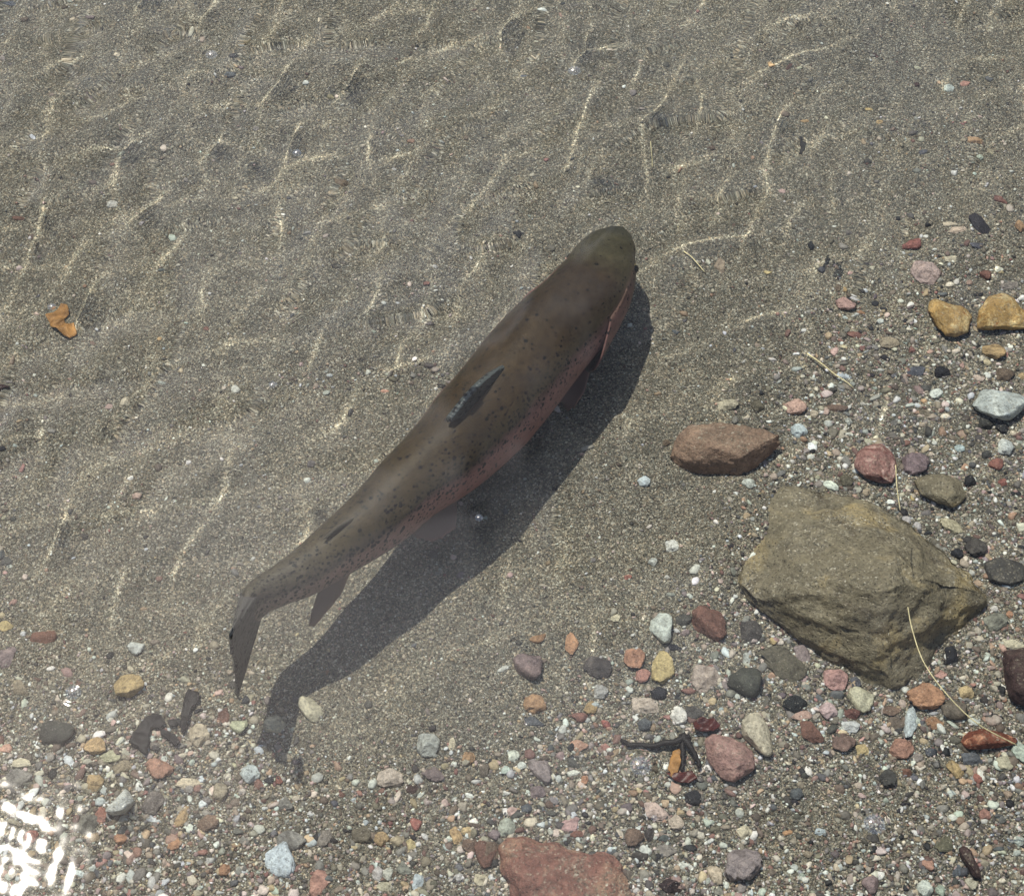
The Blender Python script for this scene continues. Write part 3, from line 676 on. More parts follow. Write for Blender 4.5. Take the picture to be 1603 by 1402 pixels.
def ico(sub):
    bm = bmesh.new(); bmesh.ops.create_icosphere(bm, subdivisions=sub, radius=1)
    bm.verts.ensure_lookup_table()
    v = np.array([w.co[:] for w in bm.verts]); f = np.array([[w.index for w in q.verts] for q in bm.faces]); bm.free()
    return v, f
I1, I2 = ico(1), ico(2)
OCT = (np.array([(1, 0, 0), (-1, 0, 0), (0, 1, 0), (0, -1, 0), (0, 0, 1), (0, 0, -1)], float),
       np.array([(0, 2, 4), (2, 1, 4), (1, 3, 4), (3, 0, 4), (2, 0, 5), (1, 2, 5), (3, 1, 5), (0, 3, 5)]))
def muted(c, k):
    g = c.mean(-1, keepdims=True) * np.array((1.04, 1.0, .93))
    return c * (1 - k) + g * k
def stone_colours(n, weights):
    keys = list(weights); w = np.array([weights[k] for k in keys], float); w /= w.sum()
    idx = RNG.choice(len(keys), n, p=w)
    c = muted(np.array([lin(PAL[k]) for k in keys])[idx], .52)
    return np.clip(c * RNG.uniform(.55, 1.15, (n, 1)) * (1 + RNG.normal(0, .03, (n, 3))), .01, .8)
GW = dict(white=8, cream=8, bluewhite=2.2, green=3, grey=9, darkgrey=6, black=2.2, slate=2, ochre=3, orange=1.6, tan=8, brown=6, redbrown=2.6, red=1, pink=2, palepink=2.4, mauve=3, purple=1.2, olive=5, yellow=1.2, salmon=1)
def sample(n, power=1.0, floor=0.0):
    xs, ys = [], []
    got = 0
    while got < n:
        x = RNG.uniform(-120, 1723, n * 3); y = RNG.uniform(-120, 1522, n * 3)
        keep = RNG.uniform(0, 1, n * 3) < np.maximum(gravel_density(np.clip(x, 0, 1603), np.clip(y, 0, 1402)) ** power, floor)
        xs.append(x[keep]); ys.append(y[keep]); got += keep.sum()
    return np.concatenate(xs)[:n], np.concatenate(ys)[:n]

x, y = sample(13500, 1.25)
rad = np.clip(RNG.lognormal(math.log(4.0), .46, len(x)), 2.2, 9.5) * MM
g1 = link('gravel', scatter_mesh('gravel', x, y, rad, stone_colours(len(x), GW), I2[0], I2[1], .72, .0, .14, 5), M_GRAVEL)
tag(g1, 'mixed small gravel of many colours strewn over the stream bed', 'gravel', kind='stuff')
x, y = sample(46000, .9, .02)
rad = np.clip(RNG.lognormal(math.log(2.0), .35, len(x)), 1.1, 4) * MM
g2 = link('fine_gravel', scatter_mesh('fine_gravel', x, y, rad, stone_colours(len(x), GW), I1[0], I1[1], .8, .30, .16), M_GRAVEL)
tag(g2, 'fine pale and dark grit lying between the pebbles', 'gravel', kind='stuff')
n = 60000
x = RNG.uniform(-100, 1703, n); y = RNG.uniform(-100, 1502, n)
rad = np.clip(RNG.lognormal(math.log(1.35), .3, n), .8, 2.6) * MM
SW = dict(white=2, cream=5, tan=9, grey=10, olive=9, brown=7, darkgrey=9, black=3, redbrown=1, palepink=1, green=1)
g3 = link('sand_grains', scatter_mesh('sand_grains', x, y, rad, stone_colours(n, SW), OCT[0], OCT[1], .9, .25, .2), M_GRAVEL)
tag(g3, 'loose coarse sand grains covering the stream bed', 'sand', kind='stuff')

# ------------------------------------------------------------------ the trout
ST = [  # silhouette mid-line x, y, half width (pixels); centre height, half depth (metres)
    (972, 359, 3, .068, .004), (969, 366, 17, .068, .011), (965, 376, 29, .068, .017), (952, 398, 45, .069, .028), (932, 443, 61, .070, .039),
    (909, 478, 68, .071, .046), (852, 541, 74, .073, .052), (799, 606, 77, .075, .054), (747, 666, 76, .078, .053), (692, 722, 68, .081, .048),
    (642, 764, 60, .084, .042), (592, 810, 53, .087, .036), (532, 856, 45, .091, .030), (471, 900, 37, .094, .025), (430, 921, 31, .096, .023),
    (405, 936, 28, .097, .024), (391, 955, 22, .098, .026), (387, 968, 5, .098, .022)]
def spline(ts, vals, t):
    ts = np.asarray(ts); vals = np.asarray(vals, float)
    m = np.gradient(vals, ts, axis=0)
    i = np.clip(np.searchsorted(ts, t, side='right') - 1, 0, len(ts) - 2)
    h = (ts[i + 1] - ts[i]); u = (t - ts[i]) / h
    sh = (-1,) + (1,) * (vals.ndim - 1)
    u = u.reshape(sh); h = h.reshape(sh)
    return ((2 * u ** 3 - 3 * u ** 2 + 1) * vals[i] + (u ** 3 - 2 * u ** 2 + u) * h * m[i]
            + (-2 * u ** 3 + 3 * u ** 2) * vals[i + 1] + (u ** 3 - u ** 2) * h * m[i + 1])
C = np.array([at(s[0], s[1], s[3]) for s in ST])
seg = np.concatenate([[0], np.cumsum(np.linalg.norm(np.diff(C, axis=0), axis=1))])
def half_width(i):
    x, y, hw, z, b = ST[i]
    j0, j1 = max(i - 1, 0), min(i + 1, len(ST) - 1)
    ax = np.array((ST[j1][0] - ST[j0][0], ST[j1][1] - ST[j0][1]), float); ax /= np.linalg.norm(ax)
    pp = np.array((-ax[1], ax[0]))
    P = at(x, y, z); J = np.stack([at(x + 1, y, z) - P, at(x, y + 1, z) - P], 1)[:2]
    S = (at(x, y, z + .001) - P)[:2] / .001
    Ji = np.linalg.inv(J)
    t = (C[j1] - C[j0])[:2]; t /= np.linalg.norm(t); nn = np.array((-t[1], t[0]))
    pn = abs(np.dot(Ji @ nn, pp)); pz = abs(np.dot(Ji @ (-S), pp))
    return max(math.sqrt(max(hw ** 2 - (b * pz) ** 2, 0)) / pn, .22 * b)
A = np.array([half_width(i) for i in range(len(ST))])
B = np.array([s[4] for s in ST])
A[0] = .003
FL = seg[-1]
def fish_frame(s):
    s = np.atleast_1d(np.asarray(s, float))
    c = spline(seg, C, s); d = spline(seg, C, np.clip(s + .004, 0, FL)) - spline(seg, C, np.clip(s - .004, 0, FL))
    d[:, 2] *= .3
    d /= np.linalg.norm(d, axis=1, keepdims=True)
    side = np.cross(d, np.array((0, 0, 1.))); side /= np.linalg.norm(side, axis=1, keepdims=True)
    up = np.cross(side, d)
    return c, d, side, up, np.maximum(spline(seg, A, s), .002), np.maximum(spline(seg, B, s), .002)
# d points towards the tail, so side = d x up is the fish's own right-hand ... (towards the picture's left); flank shown is -side
def skin(s, ang, off=0.0):
    """body surface: s metres from the snout, ang 0 back .. +-0.5 flank .. +-1 belly (+ = side vector)"""
    s, ang = np.broadcast_arrays(np.asarray(s, float), np.asarray(ang, float))
    sh = s.shape
    off = np.broadcast_to(np.asarray(off, float), sh).ravel()
    c, d, sd, up, a, b = fish_frame(s.ravel())
    th = ang.ravel() * np.pi
    cx, cz = np.sin(th), np.cos(th)
    ex = np.sign(cx) * np.abs(cx) ** .92; ez = np.sign(cz) * np.abs(cz) ** 1.0
    wide = 1 - .10 * np.clip(-cz, 0, 1)
    p = c + sd * ((a + off) * ex * wide)[:, None] + up * ((b + off) * ez)[:, None]
    return p.reshape(sh + (3,))
NS, NA = 260, 97
ss = FL * (np.linspace(0, 1, NS) ** 1.15)
aa = np.linspace(-1, 1, NA)
Sg, Ag = np.meshgrid(ss, aa, indexing='ij')
V = skin(Sg, Ag)
body_me = mesh_np('trout_body', V.reshape(-1, 3), grid_faces(NS, NA))
fa = body_me.attributes.new('fishco', 'FLOAT_VECTOR', 'POINT')
fa.data.foreach_set('vector', np.stack([Sg / FL, np.abs(Ag), np.sign(Ag) * .5], -1).astype(np.float32).ravel())
fb = body_me.attributes.new('spotco', 'FLOAT_VECTOR', 'POINT')
circ = np.pi * np.sqrt((spline(seg, A, ss) ** 2 + spline(seg, B, ss) ** 2) / 2)[:, None]
fb.data.foreach_set('vector', np.stack([Sg, Ag * np.maximum(circ, .05), Sg * 0], -1).astype(np.float32).ravel())
# close the snout with a cap
bm = bmesh.new(); bm.from_mesh(body_me); bm.verts.ensure_lookup_table()
bmesh.ops.remove_doubles(bm, verts=[bm.verts[i] for i in range(NA)], dist=1e-5)
bmesh.ops.holes_fill(bm, edges=[e for e in bm.edges if e.is_boundary], sides=0)
for f in bm.faces: f.smooth = True
bmesh.ops.recalc_face_normals(bm, faces=bm.faces)
bm.to_mesh(body_me); bm.free()

def mat_skin():
    s = N('trout_skin')
    at1 = s.n('Attribute'); at1.attribute_name = 'fishco'
    at2 = s.n('Attribute'); at2.attribute_name = 'spotco'
    sx = s.n('SeparateXYZ'); s.set(sx.inputs[0], at1.outputs['Vector'])
    u, v = sx.outputs[0], sx.outputs[1]
    vec = at2.outputs['Vector']
    n = s.noise(vec, 26, 5, .6); n2 = s.noise(vec, 160, 4, .6); n3 = s.noise(vec, 9, 3, .5)
    vw_ = s.math('ADD', v, s.math('MULTIPLY', s.math('SUBTRACT', n.outputs[0], .5), .10))
    back = s.ramp(u, [(0, lin((56, 56, 45))), (.10, lin((80, 76, 60))), (.16, lin((60, 50, 40))), (.30, lin((60, 50, 39))), (.5, lin((68, 56, 40))), (.75, lin((74, 65, 50))), (1, lin((88, 84, 74)))])
    back = s.mix(1.0, back, s.ramp(n3.outputs[0], [(.3, (.62, .62, .64)), (.7, (1.0, .98, .90))]), 'MULTIPLY')
    n4 = s.noise(vec, 55, 5, .65)
    back = s.mix(1.0, back, s.ramp(n4.outputs[0], [(.3, (.74, .75, .76)), (.7, (1.18, 1.15, 1.06))]), 'MULTIPLY')
    flank = s.ramp(vw_, [(0.0, (0, 0, 0)), (.34, (0, 0, 0)), (.42, (1, 1, 1)), (1, (1, 1, 1))])
    olive = s.mix(.5, lin((80, 74, 56)), back)
    col = s.mix(s.ramp(vw_, [(.18, (0, 0, 0)), (.36, (1, 1, 1))]), back, olive)
    pink = s.ramp(u, [(0, lin((92, 86, 68))), (.09, lin((98, 88, 72))), (.15, lin((128, 98, 92))), (.6, lin((150, 104, 100))), (.8, lin((150, 120, 110))), (1, lin((120, 112, 104)))])
    col = s.mix(s.ramp(vw_, [(.30, (0, 0, 0)), (.38, (.9, .9, .9)), (.56, (.9, .9, .9)), (.66, (0, 0, 0))]), col, pink)
    col = s.mix(s.ramp(vw_, [(.60, (0, 0, 0)), (.74, (1, 1, 1))]), col, lin((186, 174, 162)))
    col = s.mix(1.0, col, s.ramp(n2.outputs[0], [(.3, (.74, .74, .74)), (.5, (1, 1, 1)), (.7, (1.24, 1.24, 1.24))]), 'MULTIPLY')
    # black spots, denser and larger towards the tail, missing from the belly
    vs = s.vor(vec, 255); cs = s.n('SeparateColor'); s.set(cs.inputs[0], vs.outputs['Color'])
    many = s.ramp(u, [(0, (.04,) * 3), (.12, (.22,) * 3), (.3, (.42,) * 3), (.55, (.75,) * 3), (.8, (.95,) * 3), (1, (.95,) * 3)])
    many = s.math('MULTIPLY', many, s.ramp(v, [(0, (.30,) * 3), (.14, (.5,) * 3), (.26, (1, 1, 1)), (.38, (1, 1, 1)), (.48, (.45,) * 3), (.6, (.1,) * 3), (.7, (0, 0, 0))]))
    many = s.math('MAXIMUM', many, s.ramp(u, [(.62, (0, 0, 0)), (.86, (.8, .8, .8))]))
    on = s.math('LESS_THAN', cs.outputs[0], many)
    siz = s.math('ADD', .24, s.math('MULTIPLY', s.math('POWER', cs.outputs[1], 2.0), .26))
    spot = s.math('MULTIPLY', on, s.math('LESS_THAN', vs.outputs['Distance'], siz))
    v2 = s.vor(vec, 430); c2 = s.n('SeparateColor'); s.set(c2.inputs[0], v2.outputs['Color'])
    fine = s.math('MULTIPLY', s.math('LESS_THAN', c2.outputs[0], s.math('MULTIPLY', many, .55)), s.math('LESS_THAN', v2.outputs['Distance'], .40))
    col = s.mix(s.math('MULTIPLY', fine, .8), col, lin((30, 29, 26)))
    col = s.mix(s.math('MULTIPLY', spot, .97), col, lin((14, 14, 14)))
    sc_ = s.vor(vec, 600)
    nb = s.bump(s.math('ADD', n2.outputs[0], s.math('MULTIPLY', sc_.outputs['Distance'], -.5)), .25, .0010)
    return s.done(col, .5, nb, .14)
M_SKIN = mat_skin()

def mat_fin(name, colour, spots=True, trans=.25):
    s = N(name)
    tc = s.n('TexCoord'); vec = tc.outputs['UV']
    w = s.n('TexWave'); w.wave_type = 'BANDS'; w.bands_direction = 'X'; s.set(w.inputs['Vector'], vec); w.inputs['Scale'].default_value = 7; w.inputs['Distortion'].default_value = 1.2
    col = s.mix(1.0, lin(colour), s.ramp(w.outputs[1], [(0, (.93, .93, .94)), (1, (1.05, 1.05, 1.04))]), 'MULTIPLY')
    if spots:
        vo = s.vor(s.pos(), 250); cs = s.n('SeparateColor'); s.set(cs.inputs[0], vo.outputs['Color'])
        m = s.math('MULTIPLY', s.math('LESS_THAN', cs.outputs[0], .62), s.math('LESS_THAN', vo.outputs['Distance'], .40))
        col = s.mix(s.math('MULTIPLY', m, .9), col, lin((22, 24, 28)))
    mt = s.done(col, .45, s.bump(w.outputs[1], .5, .0008), .35)
    if trans:
        tr = s.n('BsdfTranslucent'); s.set(tr.inputs[0], col); mx = s.n('MixShader'); mx.inputs[0].default_value = trans
        s.t.links.new(s.b.outputs[0], mx.inputs[1]); s.t.links.new(tr.outputs[0], mx.inputs[2]); s.t.links.new(mx.outputs[0], s.out.inputs[0])
    return mt
M_DORSAL = mat_fin('dorsal_fin_skin', (74, 80, 80), True, .05)
M_TAIL = mat_fin('tail_fin_skin', (86, 85, 82), True, .15)
M_FIN = mat_fin('pale_fin_skin', (150, 124, 106), False, .4)
M_BELLYFIN = mat_fin('belly_fin_skin', (186, 150, 136), False, .55)

root = bpy.data.objects.new('trout', None); COL.objects.link(root)
base_pt = C[len(C) // 2].copy()
root.location = (base_pt[0], base_pt[1], 0)
def fish_part(name, me, m, parent=None):
    """geometry is given in world metres; re-centre on the trout's base"""
    if parent is None or parent is root:
        me.transform(Matrix.Translation((-base_pt[0], -base_pt[1], 0)))
        return link(name, me, m, root)
    me.transform(Matrix.Translation((-base_pt[0], -base_pt[1], 0)))
    return link(name, me, m, parent)
body = fish_part('body', body_me, M_SKIN)

def fin_mesh(name, base, tip, thick0, thick1, nu=28, nv=14, ragged=0.0, edge=None):
    """a tapering membrane between a base polyline and an outer-edge polyline; two faces and a rim"""
    base = np.array(base, float); tip = np.array(tip, float)
    u = np.linspace(0, 1, nu); v = np.linspace(0, 1, nv)
    bp = spline(np.linspace(0, 1, len(base)), base, u); tp = spline(np.linspace(0, 1, len(tip)), tip, u)
    G = bp[:, None] * (1 - v[None, :, None]) + tp[:, None] * v[None, :, None]
    if ragged:
        k = 1 + ragged * np.sin(u * 47) * .5 + ragged * np.sin(u * 23 + 1) * .5
        G = bp[:, None] + (G - bp[:, None]) * k[:, None, None]
    du = np.gradient(G, axis=0); dv = np.gradient(G, axis=1)
    nn = np.cross(du, dv); nn /= np.linalg.norm(nn, axis=2, keepdims=True) + 1e-9
    th = (thick0 * (1 - v) + thick1 * v)[None, :, None] * np.ones((nu, 1, 1))
    taper = np.minimum(1, np.minimum(u, 1 - u) * 12 + .15)[:, None, None]
    rays = 1 + .04 * np.sin(u * 14 * 6.283)[:, None, None]
    P1 = G + nn * th * taper * rays / 2; P2 = G - nn * th * taper * rays / 2
    v1 = P1.reshape(-1, 3); v2 = P2.reshape(-1, 3); k = nu * nv
    f = grid_faces(nu, nv); faces = [f, f[:, ::-1] + k]
    idx = np.arange(k).reshape(nu, nv)
    ring = np.concatenate([idx[:, 0], idx[-1, 1:], idx[::-1, -1][1:], idx[0, ::-1][1:]])
    faces.append(np.stack([ring[:-1], ring[:-1] + k, ring[1:] + k, ring[1:]], 1))
    me = mesh_np(name, np.concatenate([v1, v2]), np.concatenate(faces))
    uv = me.uv_layers.new(name='UVMap')
    UV = np.stack(np.meshgrid(u, v * .45, indexing='ij'), -1).reshape(-1, 2); UV = np.concatenate([UV, UV + .013])
    li = np.empty(len(me.loops), np.int32); me.loops.foreach_get('vertex_index', li)
    uv.data.foreach_set('uv', UV[li].astype(np.float32).ravel())
    return me
def along(px, py):
    """metres along the trout for a pixel on its midline"""
    t = np.linspace(0, FL, 400); c = spline(seg, C, t)
    p = at(px, py, .080); return t[np.argmin(((c - p)[:, :2] ** 2).sum(1))]
def top_at(s, dz=0.0, lean=0.0):
    p = skin(s, 0.0); c, d, sd, up, a, b = fish_frame(s)
    return p + np.array((0, 0, 1)) * dz + sd[0] * lean
# dorsal fin, half folded and leaning
s0, s1 = along(790, 605), along(720, 690)
sv = np.linspace(s0, s1, 6)
hts = [.002, .009, .014, .014, .011, .006]
dors = fin_mesh('dorsal_fin', [top_at(s, -.004) for s in sv], [top_at(min(s + .010 + .003 * i, s1 + .014), h, .002) for i, (s, h) in enumerate(zip(sv, hts))], .0060, .0048, 36, 12, .02)
tag(fish_part('dorsal_fin', dors, M_DORSAL), 'pale grey black-spotted dorsal fin')
# adipose fin
s2 = along(560, 836); s3 = along(525, 862)
adi = fin_mesh('adipose_fin', [top_at(s, -.003) for s in (s2, (s2 + s3) / 2, s3)], [top_at(s2 + .004, -.001, .001), top_at((s2 + s3) / 2 + .008, .005, .001), top_at(s3 + .012, .004, .001)], .005, .002, 14, 8)
fish_part('adipose_fin', adi, mat_fin('adipose_fin_skin', (72, 68, 58), False, .1))
# tail fin: a broad upright fan seen almost edge-on
c, d, sd, up, a, b = fish_frame(FL - .004)
c, d, up = c[0], d[0], up[0]
tl = at(366, 1048, .098) - c; tl[2] = 0; Lt = np.linalg.norm(tl); tl /= Lt
zz = np.array((0, 0, 1.))
sideT = np.cross(tl, zz)
def tp(k, h): return c + tl * Lt * k + zz * h
tail_base = [c + zz * .024 + d * -.006, c + zz * .012 - d * .012, c - d * .014, c - zz * .012 - d * .012, c - zz * .024 - d * .006]
tail_tip = [tp(.80, .052), tp(.92, .030), tp(.90, .002), tp(1.04, -.028), tp(1.12, -.046)]
tail = fin_mesh('tail_fin', tail_base, tail_tip, .013, .0022, 40, 22, .03)
tag(fish_part('tail_fin', tail, M_TAIL), 'grey spotted tail fin bent towards the shore')
# anal fin, just showing below the flank
sa, sb = along(560, 842), along(505, 880)
def bot_at(s, dz=0.0, side=0.0):
    p = skin(s, 1.0); c_, d_, sd_, up_, a_, b_ = fish_frame(s)
    return p + zz * dz + sd_[0] * side
an = fin_mesh('anal_fin', [bot_at(s, .004) for s in np.linspace(sa, sb, 4)], [bot_at(sa + .016, -.010, -.006), bot_at(sa + .034, -.020, -.014), bot_at(sb + .030, -.030, -.020), bot_at(sb + .012, -.010, -.004)], .004, .0015, 18, 10, .04)
fish_part('anal_fin', an, M_FIN)
for sg in (-1, 1):      # paired fins: pelvic under the belly, pectoral behind the gills
    sp_ = along(690, 728)
    pv = fin_mesh('pelvic_fin', [skin(sp_, sg * .80), skin(sp_ + .008, sg * .82), skin(sp_ + .016, sg * .84)],
                  [skin(sp_ + .022, sg * .66) + zz * -.014 + fish_frame(sp_)[2][0] * sg * .012, skin(sp_ + .042, sg * .70) + zz * -.016 + fish_frame(sp_)[2][0] * sg * .010, skin(sp_ + .046, sg * .86) + zz * -.012], .003, .0012, 14, 10, .05)
    fish_part('pelvic_fin', pv, M_BELLYFIN)
    sq = along(900, 490)
    pc = fin_mesh('pectoral_fin', [skin(sq, sg * .74), skin(sq + .006, sg * .77), skin(sq + .012, sg * .80)],
                  [skin(sq + .040, sg * .64) - zz * .020 + fish_frame(sq)[2][0] * sg * .006, skin(sq + .058, sg * .70) - zz * .022 + fish_frame(sq)[2][0] * sg * .006, skin(sq + .050, sg * .82) - zz * .010], .003, .0012, 14, 10, .05)
    fish_part('pectoral_fin', pc, M_BELLYFIN)
    # gill cover: a curved plate lifting at its rear edge
    nu, nv = 30, 26
    U, Vv = np.meshgrid(np.linspace(0, 1, nu), np.linspace(0, 1, nv), indexing='ij')
    an_ = .33 + .50 * Vv
    rear = .100 + .032 * np.sin(np.pi * Vv * .85)
    sgm = .070 + (rear - .070) * U
    off = .0004 + (.0062 if sg < 0 else .0016) * U ** 2.2 * np.sin(np.pi * np.clip(Vv, .0, 1.0)) ** .9
    P = skin(sgm, sg * an_, off); Q = skin(sgm, sg * an_, off - .0014)
    k = nu * nv; f = grid_faces(nu, nv); idx = np.arange(k).reshape(nu, nv)
    ring = np.concatenate([idx[:, 0], idx[-1, 1:], idx[::-1, -1][1:], idx[0, ::-1][1:]])
    me = mesh_np('gill_cover', np.concatenate([P.reshape(-1, 3), Q.reshape(-1, 3)]), np.concatenate([f, f[:, ::-1] + k, np.stack([ring[:-1], ring[:-1] + k, ring[1:] + k, ring[1:]], 1)]))
    for nm, arr in (('fishco', np.stack([sgm / FL, an_, an_ * 0], -1)), ('spotco', np.stack([sgm, sg * an_ * .14, an_ * 0], -1))):
        at_ = me.attributes.new(nm, 'FLOAT_VECTOR', 'POINT'); at_.data.foreach_set('vector', np.concatenate([arr.reshape(-1, 3)] * 2).astype(np.float32).ravel())
    bm = bmesh.new(); bm.from_mesh(me); bmesh.ops.recalc_face_normals(bm, faces=bm.faces); bm.to_mesh(me); bm.free()
    gc = fish_part('gill_cover', me, M_SKIN)
    # eye with its own pupil
    se = .044
    pe = skin(se, sg * (.42 if sg < 0 else .5)); c_, d_, sd_, up_, a_, b_ = fish_frame(se)
    out = sd_[0] * sg * .85 + up_[0] * .42; out /= np.linalg.norm(out)
    for nm, r_, offr, rgb in (('eye', .0066, -.0048, (104, 96, 66)), ('pupil', .0046, -.0020, (8, 8, 9))):
        bm = bmesh.new(); bmesh.ops.create_uvsphere(bm, u_segments=20, v_segments=12, radius=r_)
        bmesh.ops.translate(bm, verts=bm.verts, vec=Vector(pe + out * offr))
        me = bpy.data.meshes.new(nm); bm.to_mesh(me); bm.free(); me.polygons.foreach_set('use_smooth', [True] * len(me.polygons))
        mm = bpy.data.materials.get('trout_' + nm)
        if mm is None: mm = N('trout_' + nm).done(lin(rgb), .2, None, .5)
        o = fish_part(nm, me, mm, root if nm == 'eye' else eye)
        if nm == 'eye': eye = o
tag(root, 'brown spotted trout with a pink flank stripe swimming over its own shadow', 'trout')

# ------------------------------------------------------------------ bubbles on the surface
def mat_bubble():
    s = N('bubble_film'); s.t.nodes.remove(s.b)
    t = s.n('BsdfTransparent'); g = s.n('BsdfGlossy'); g.inputs['Roughness'].default_value = .06
    lw = s.n('LayerWeight'); lw.inputs[0].default_value = .12
    m = s.n('MixShader'); s.set(m.inputs[0], s.math('ADD', .16, s.math('MULTIPLY', s.math('POWER', lw.outputs['Facing'], 2.0), .7)))
    s.t.links.new(t.outputs[0], m.inputs[1]); s.t.links.new(g.outputs[0], m.inputs[2]); s.t.links.new(m.outputs[0], s.out.inputs[0])
    return s.m
M_BUB = mat_bubble()
bm = bmesh.new(); bmesh.ops.create_uvsphere(bm, u_segments=32, v_segments=20, radius=1)
bmesh.ops.delete(bm, geom=[v for v in bm.verts if v.co.z < -.05], context='VERTS')
bub_me = bpy.data.meshes.new('bubble'); bm.to_mesh(bub_me); bm.free()
bub_me.polygons.foreach_set('use_smooth', [True] * len(bub_me.polygons)); bub_me.materials.append(M_BUB)
BL = ['small clear bubble on rippled water far from the gravel', 'clear bubble on rippled water over plain sand, beyond the snout', 'small clear bubble on rippled water near a pale caustic line',
      'small clear bubble touching the curled brown leaf', 'bright clear bubble floating over the belly shadow', 'large clear bubble floating beside dark twigs',
      'large oval clear bubble floating over calm sand beneath the boulder', 'clear bubble floating over sand by the black leaf scraps', 'small clear bubble over bare sand left of the dorsal fin', 'tiny clear bubble floating over gravel by a pale pink pebble']
BL[8] = 'small clear bubble over bare sand between the dorsal fin and curled leaf'
for (p, r), lab in zip(BUB, BL):
    o = link('bubble', bub_me); o.location = (p[0], p[1], W_Z + .0002); o.scale = (r, r, r * .62)
    tag(o, lab, 'bubble', 'bubbles floating on the water')

# ------------------------------------------------------------------ straws, twigs, leaves
def tube(name, pts, r0, r1, material, seg_n=8, sub=8, wob=0.0):
    pts = np.array(pts, float); t = np.linspace(0, 1, (len(pts) - 1) * sub + 1)
    c = spline(np.linspace(0, 1, len(pts)), pts, t)
    if wob: c[:, :2] += np.stack([np.sin(t * 31) * wob, np.sin(t * 23 + 1) * wob], 1)
    d = np.gradient(c, axis=0); d /= np.linalg.norm(d, axis=1, keepdims=True)
    a = np.cross(d, (0.1, .2, 1.)); a /= np.linalg.norm(a, axis=1, keepdims=True); b = np.cross(d, a)
    th = np.linspace(0, 2 * np.pi, seg_n, endpoint=False)
    r = (r0 + (r1 - r0) * t)[:, None, None]
    V = c[:, None] + r * (a[:, None] * np.cos(th)[None, :, None] + b[:, None] * np.sin(th)[None, :, None])
    o0 = pts[0].copy()
    me = mesh_np(name, V.reshape(-1, 3) - o0, grid_faces(len(t), seg_n, True))
    bm = bmesh.new(); bm.from_mesh(me); bmesh.ops.holes_fill(bm, edges=[e for e in bm.edges if e.is_boundary], sides=0); bm.to_mesh(me); bm.free()
    o = link(name, me, material); o.location = o0
    return o
def plain(name, rgb, rough=.6, var=.25, scale=300):
    s = N(name); pos = s.pos(); n = s.noise(pos, scale, 4, .6)
    col = s.mix(1.0, lin(rgb), s.ramp(n.outputs[0], [(.3, (1 - var * 1.6,) * 3), (.7, (1 + var,) * 3)]), 'MULTIPLY')
    return s.done(col, rough, s.bump(n.outputs[0], .4, .001), .3)
M_STRAW = plain('dry_straw', (226, 214, 168)); M_TWIG = plain('wet_twig', (34, 30, 28)); M_LEAF = plain('brown_leaf', (158, 116, 66), .6, .3, 180)
M_BLACKLEAF = plain('black_leaf', (30, 27, 27), .6, .35, 200); M_REDLEAF = plain('dark_red_leaf', (78, 34, 28), .4, .35, 160)
sz = W_Z - .006
tag(tube('straw', [at(1402, 728, sz), at(1404, 762, sz), at(1409, 798, sz)], .0004, .0003, M_STRAW), 'short pale straw floating above the rose red rock', 'straw')
tag(tube('straw', [at(1421, 950, sz), at(1428, 985, sz), at(1446, 1036, sz), at(1482, 1086, sz), at(1530, 1132, sz - .01), at(1592, 1166, sz - .03)], .00035, .00045, M_STRAW),
    'long thin pale straw curving from the olive boulder to the rust mottled rock', 'straw')
tag(tube('straw', [on_bed(1262, 553, .004), on_bed(1280, 565, .006), on_bed(1305, 583, .006), on_bed(1334, 606, .003)], .0007, .0005, M_STRAW), 'short pale straw lying on sand near a bluish white pebble', 'straw')
tag(tube('straw', [on_bed(1019, 218, .002), on_bed(1022, 240, .003), on_bed(1023, 262, .002)], .0004, .0003, M_STRAW), 'short upright pale straw on rippled sand beyond the snout', 'straw')
tag(tube('straw', [on_bed(1072, 396, .003), on_bed(1086, 408, .004), on_bed(1098, 424, .003)], .0005, .0004, M_STRAW), "tiny pale straw on sand beside the trout's eye", 'straw')
tag(tube('twig', [on_bed(972, 1160, .003), on_bed(995, 1166, .005), on_bed(1030, 1165, .006), on_bed(1062, 1158, .008), on_bed(1080, 1152, .006)], .0015, .0028, M_TWIG, wob=.0006), 'thin black twig lying across gravel towards the pink rock', 'twig')
tag(tube('twig', [on_bed(1066, 1150, .006), on_bed(1069, 1178, .006), on_bed(1068, 1206, .004)], .0022, .0012, M_TWIG, wob=.0005), 'short black twig crossing the longer twig', 'twig')
tag(tube('twig', [on_bed(1068, 1150, .008), on_bed(1083, 1172, .007), on_bed(1096, 1200, .004)], .0026, .0016, M_TWIG, wob=.0006), 'thick short dark twig resting against the pink rock', 'twig')
tag(tube('twig', [on_bed(690, 603, .003), on_bed(712, 606, .003)], .0009, .0007, M_TWIG), "tiny dark twig poking out beside the trout's back", 'twig')

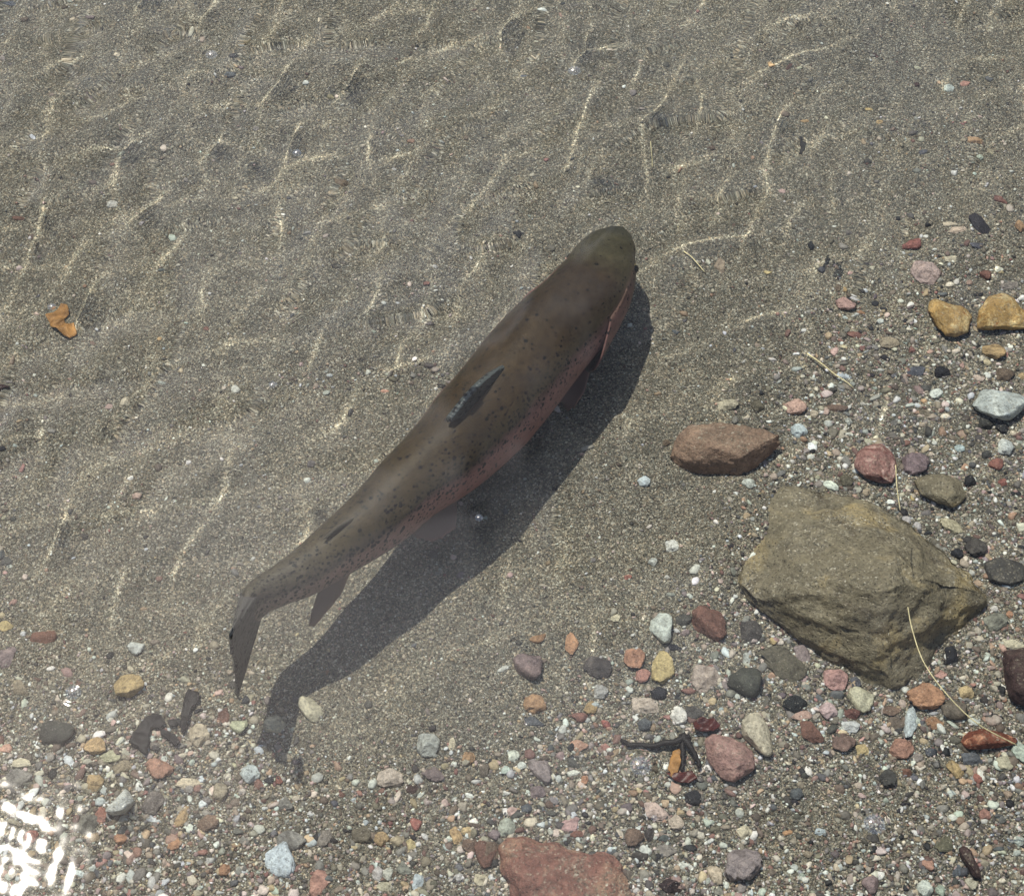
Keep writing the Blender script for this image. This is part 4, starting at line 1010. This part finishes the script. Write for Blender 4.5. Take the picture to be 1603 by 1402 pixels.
def leaf(name, outline, z, curl, thick, material, label, cat, surface=False, seed=1):
    o = np.array(outline, float)
    P = np.array([at(x, y, z) if surface else on_bed(x, y, z) for x, y in o])
    c = P.mean(0)
    bm = bmesh.new(); vs = [bm.verts.new(Vector(p - c)) for p in P]; bm.faces.new(vs)
    bmesh.ops.triangulate(bm, faces=bm.faces)
    for _ in range(3): bmesh.ops.subdivide_edges(bm, edges=bm.edges, cuts=1, use_grid_fill=True); bmesh.ops.triangulate(bm, faces=bm.faces)
    r = max(np.linalg.norm(P - c, axis=1))
    for v in bm.verts:
        q = v.co / r; w = Vector((seed * 3, seed, 0))
        v.co.z += curl * (q.x * .6 + q.y * .3) ** 2 + curl * .5 * noise.noise(v.co * 150 + w)
        v.co.xy += Vector((noise.noise(v.co * 220 + w), noise.noise(v.co * 220 - w))) * r * .07
    bmesh.ops.solidify(bm, geom=bm.faces[:], thickness=thick)
    bmesh.ops.recalc_face_normals(bm, faces=bm.faces)
    me = bpy.data.meshes.new(name); bm.to_mesh(me); bm.free(); me.polygons.foreach_set('use_smooth', [True] * len(me.polygons))
    ob = link(name, me, material); ob.location = c
    tag(ob, label, cat); return ob
leaf('leaf', vw([(262, 482), (300, 462), (345, 420), (378, 428), (388, 478), (362, 508), (372, 534), (414, 528), (426, 572), (390, 600), (340, 578), (290, 546)], 0, 360, 3.562), .003, .007, .0006, M_LEAF, 'curled ochre brown leaf scrap lying on bare sand', 'leaf')
leaf('leaf', vw([(905, 440), (940, 372), (992, 395), (985, 440), (950, 470), (930, 560), (905, 600), (895, 560)], 0, 960, 3.171), .004, .005, .0006, M_BLACKLEAF, 'black hooked leaf scrap beside a rounded cream pebble', 'leaf', seed=2)
leaf('leaf', vw([(700, 540), (735, 505), (800, 500), (825, 540), (800, 570), (750, 565), (740, 610), (745, 660), (715, 705), (690, 670), (640, 640), (665, 585)], 0, 960, 3.171), .004, .005, .0006, M_BLACKLEAF, 'black forked leaf scrap with rotted edges on gravel', 'leaf', seed=3)
leaf('leaf', vw([(790, 565), (830, 580), (870, 600), (895, 640), (880, 660), (840, 630), (800, 600)], 0, 960, 3.171), .004, .004, .0006, M_BLACKLEAF, 'narrow black leaf scrap between the forked and hooked scraps', 'leaf', seed=4)
leaf('leaf', vw([(830, 530), (860, 520), (885, 540), (870, 560), (840, 558)], 0, 960, 3.171), .004, .003, .0006, M_BLACKLEAF, 'tiny black leaf scrap above the narrow scrap', 'leaf', seed=5)
leaf('leaf', vw([(965, 600), (1000, 570), (1060, 580), (1090, 610), (1060, 635), (1010, 640), (970, 630)], 760, 930, 2.97), .006, .006, .0006, M_REDLEAF, 'dark red glossy leaf behind the pink rock', 'leaf', seed=6)
leaf('leaf', vw([(850, 800), (870, 730), (905, 720), (905, 800), (880, 860), (860, 850)], 760, 930, 2.97), .004, .005, .0006, M_LEAF, 'small tan leaf scrap under the short black twig', 'leaf', seed=7)
leaf('leaf', vw([(840, 830), (900, 830), (960, 820), (985, 860), (940, 880), (870, 860)], 760, 930, 2.97), .004, .005, .0006, M_REDLEAF, 'brown red leaf scrap below the tan leaf scrap', 'leaf', seed=8)
leaf('leaf', vw([(525, 660), (538, 660), (540, 680), (555, 690), (550, 720), (535, 745), (522, 742), (532, 715), (528, 690)], 1080, 0, 3.065), W_Z - .003, .002, .0008, M_BLACKLEAF, 'tiny black curved scrap floating on open rippled water', 'scrap', True, seed=9)

# metres -> Blender units
for o in list(bpy.data.objects):
    if o.parent is None and o.type in ('MESH', 'EMPTY'):
        o.location = o.location * UNIT
        o.scale = o.scale * UNIT

# every underwater surface receives sunlight focused by the ripples
for o in list(bpy.data.objects):
    if o.type == 'MESH' and o is not water: o.cycles.is_caustics_receiver = True
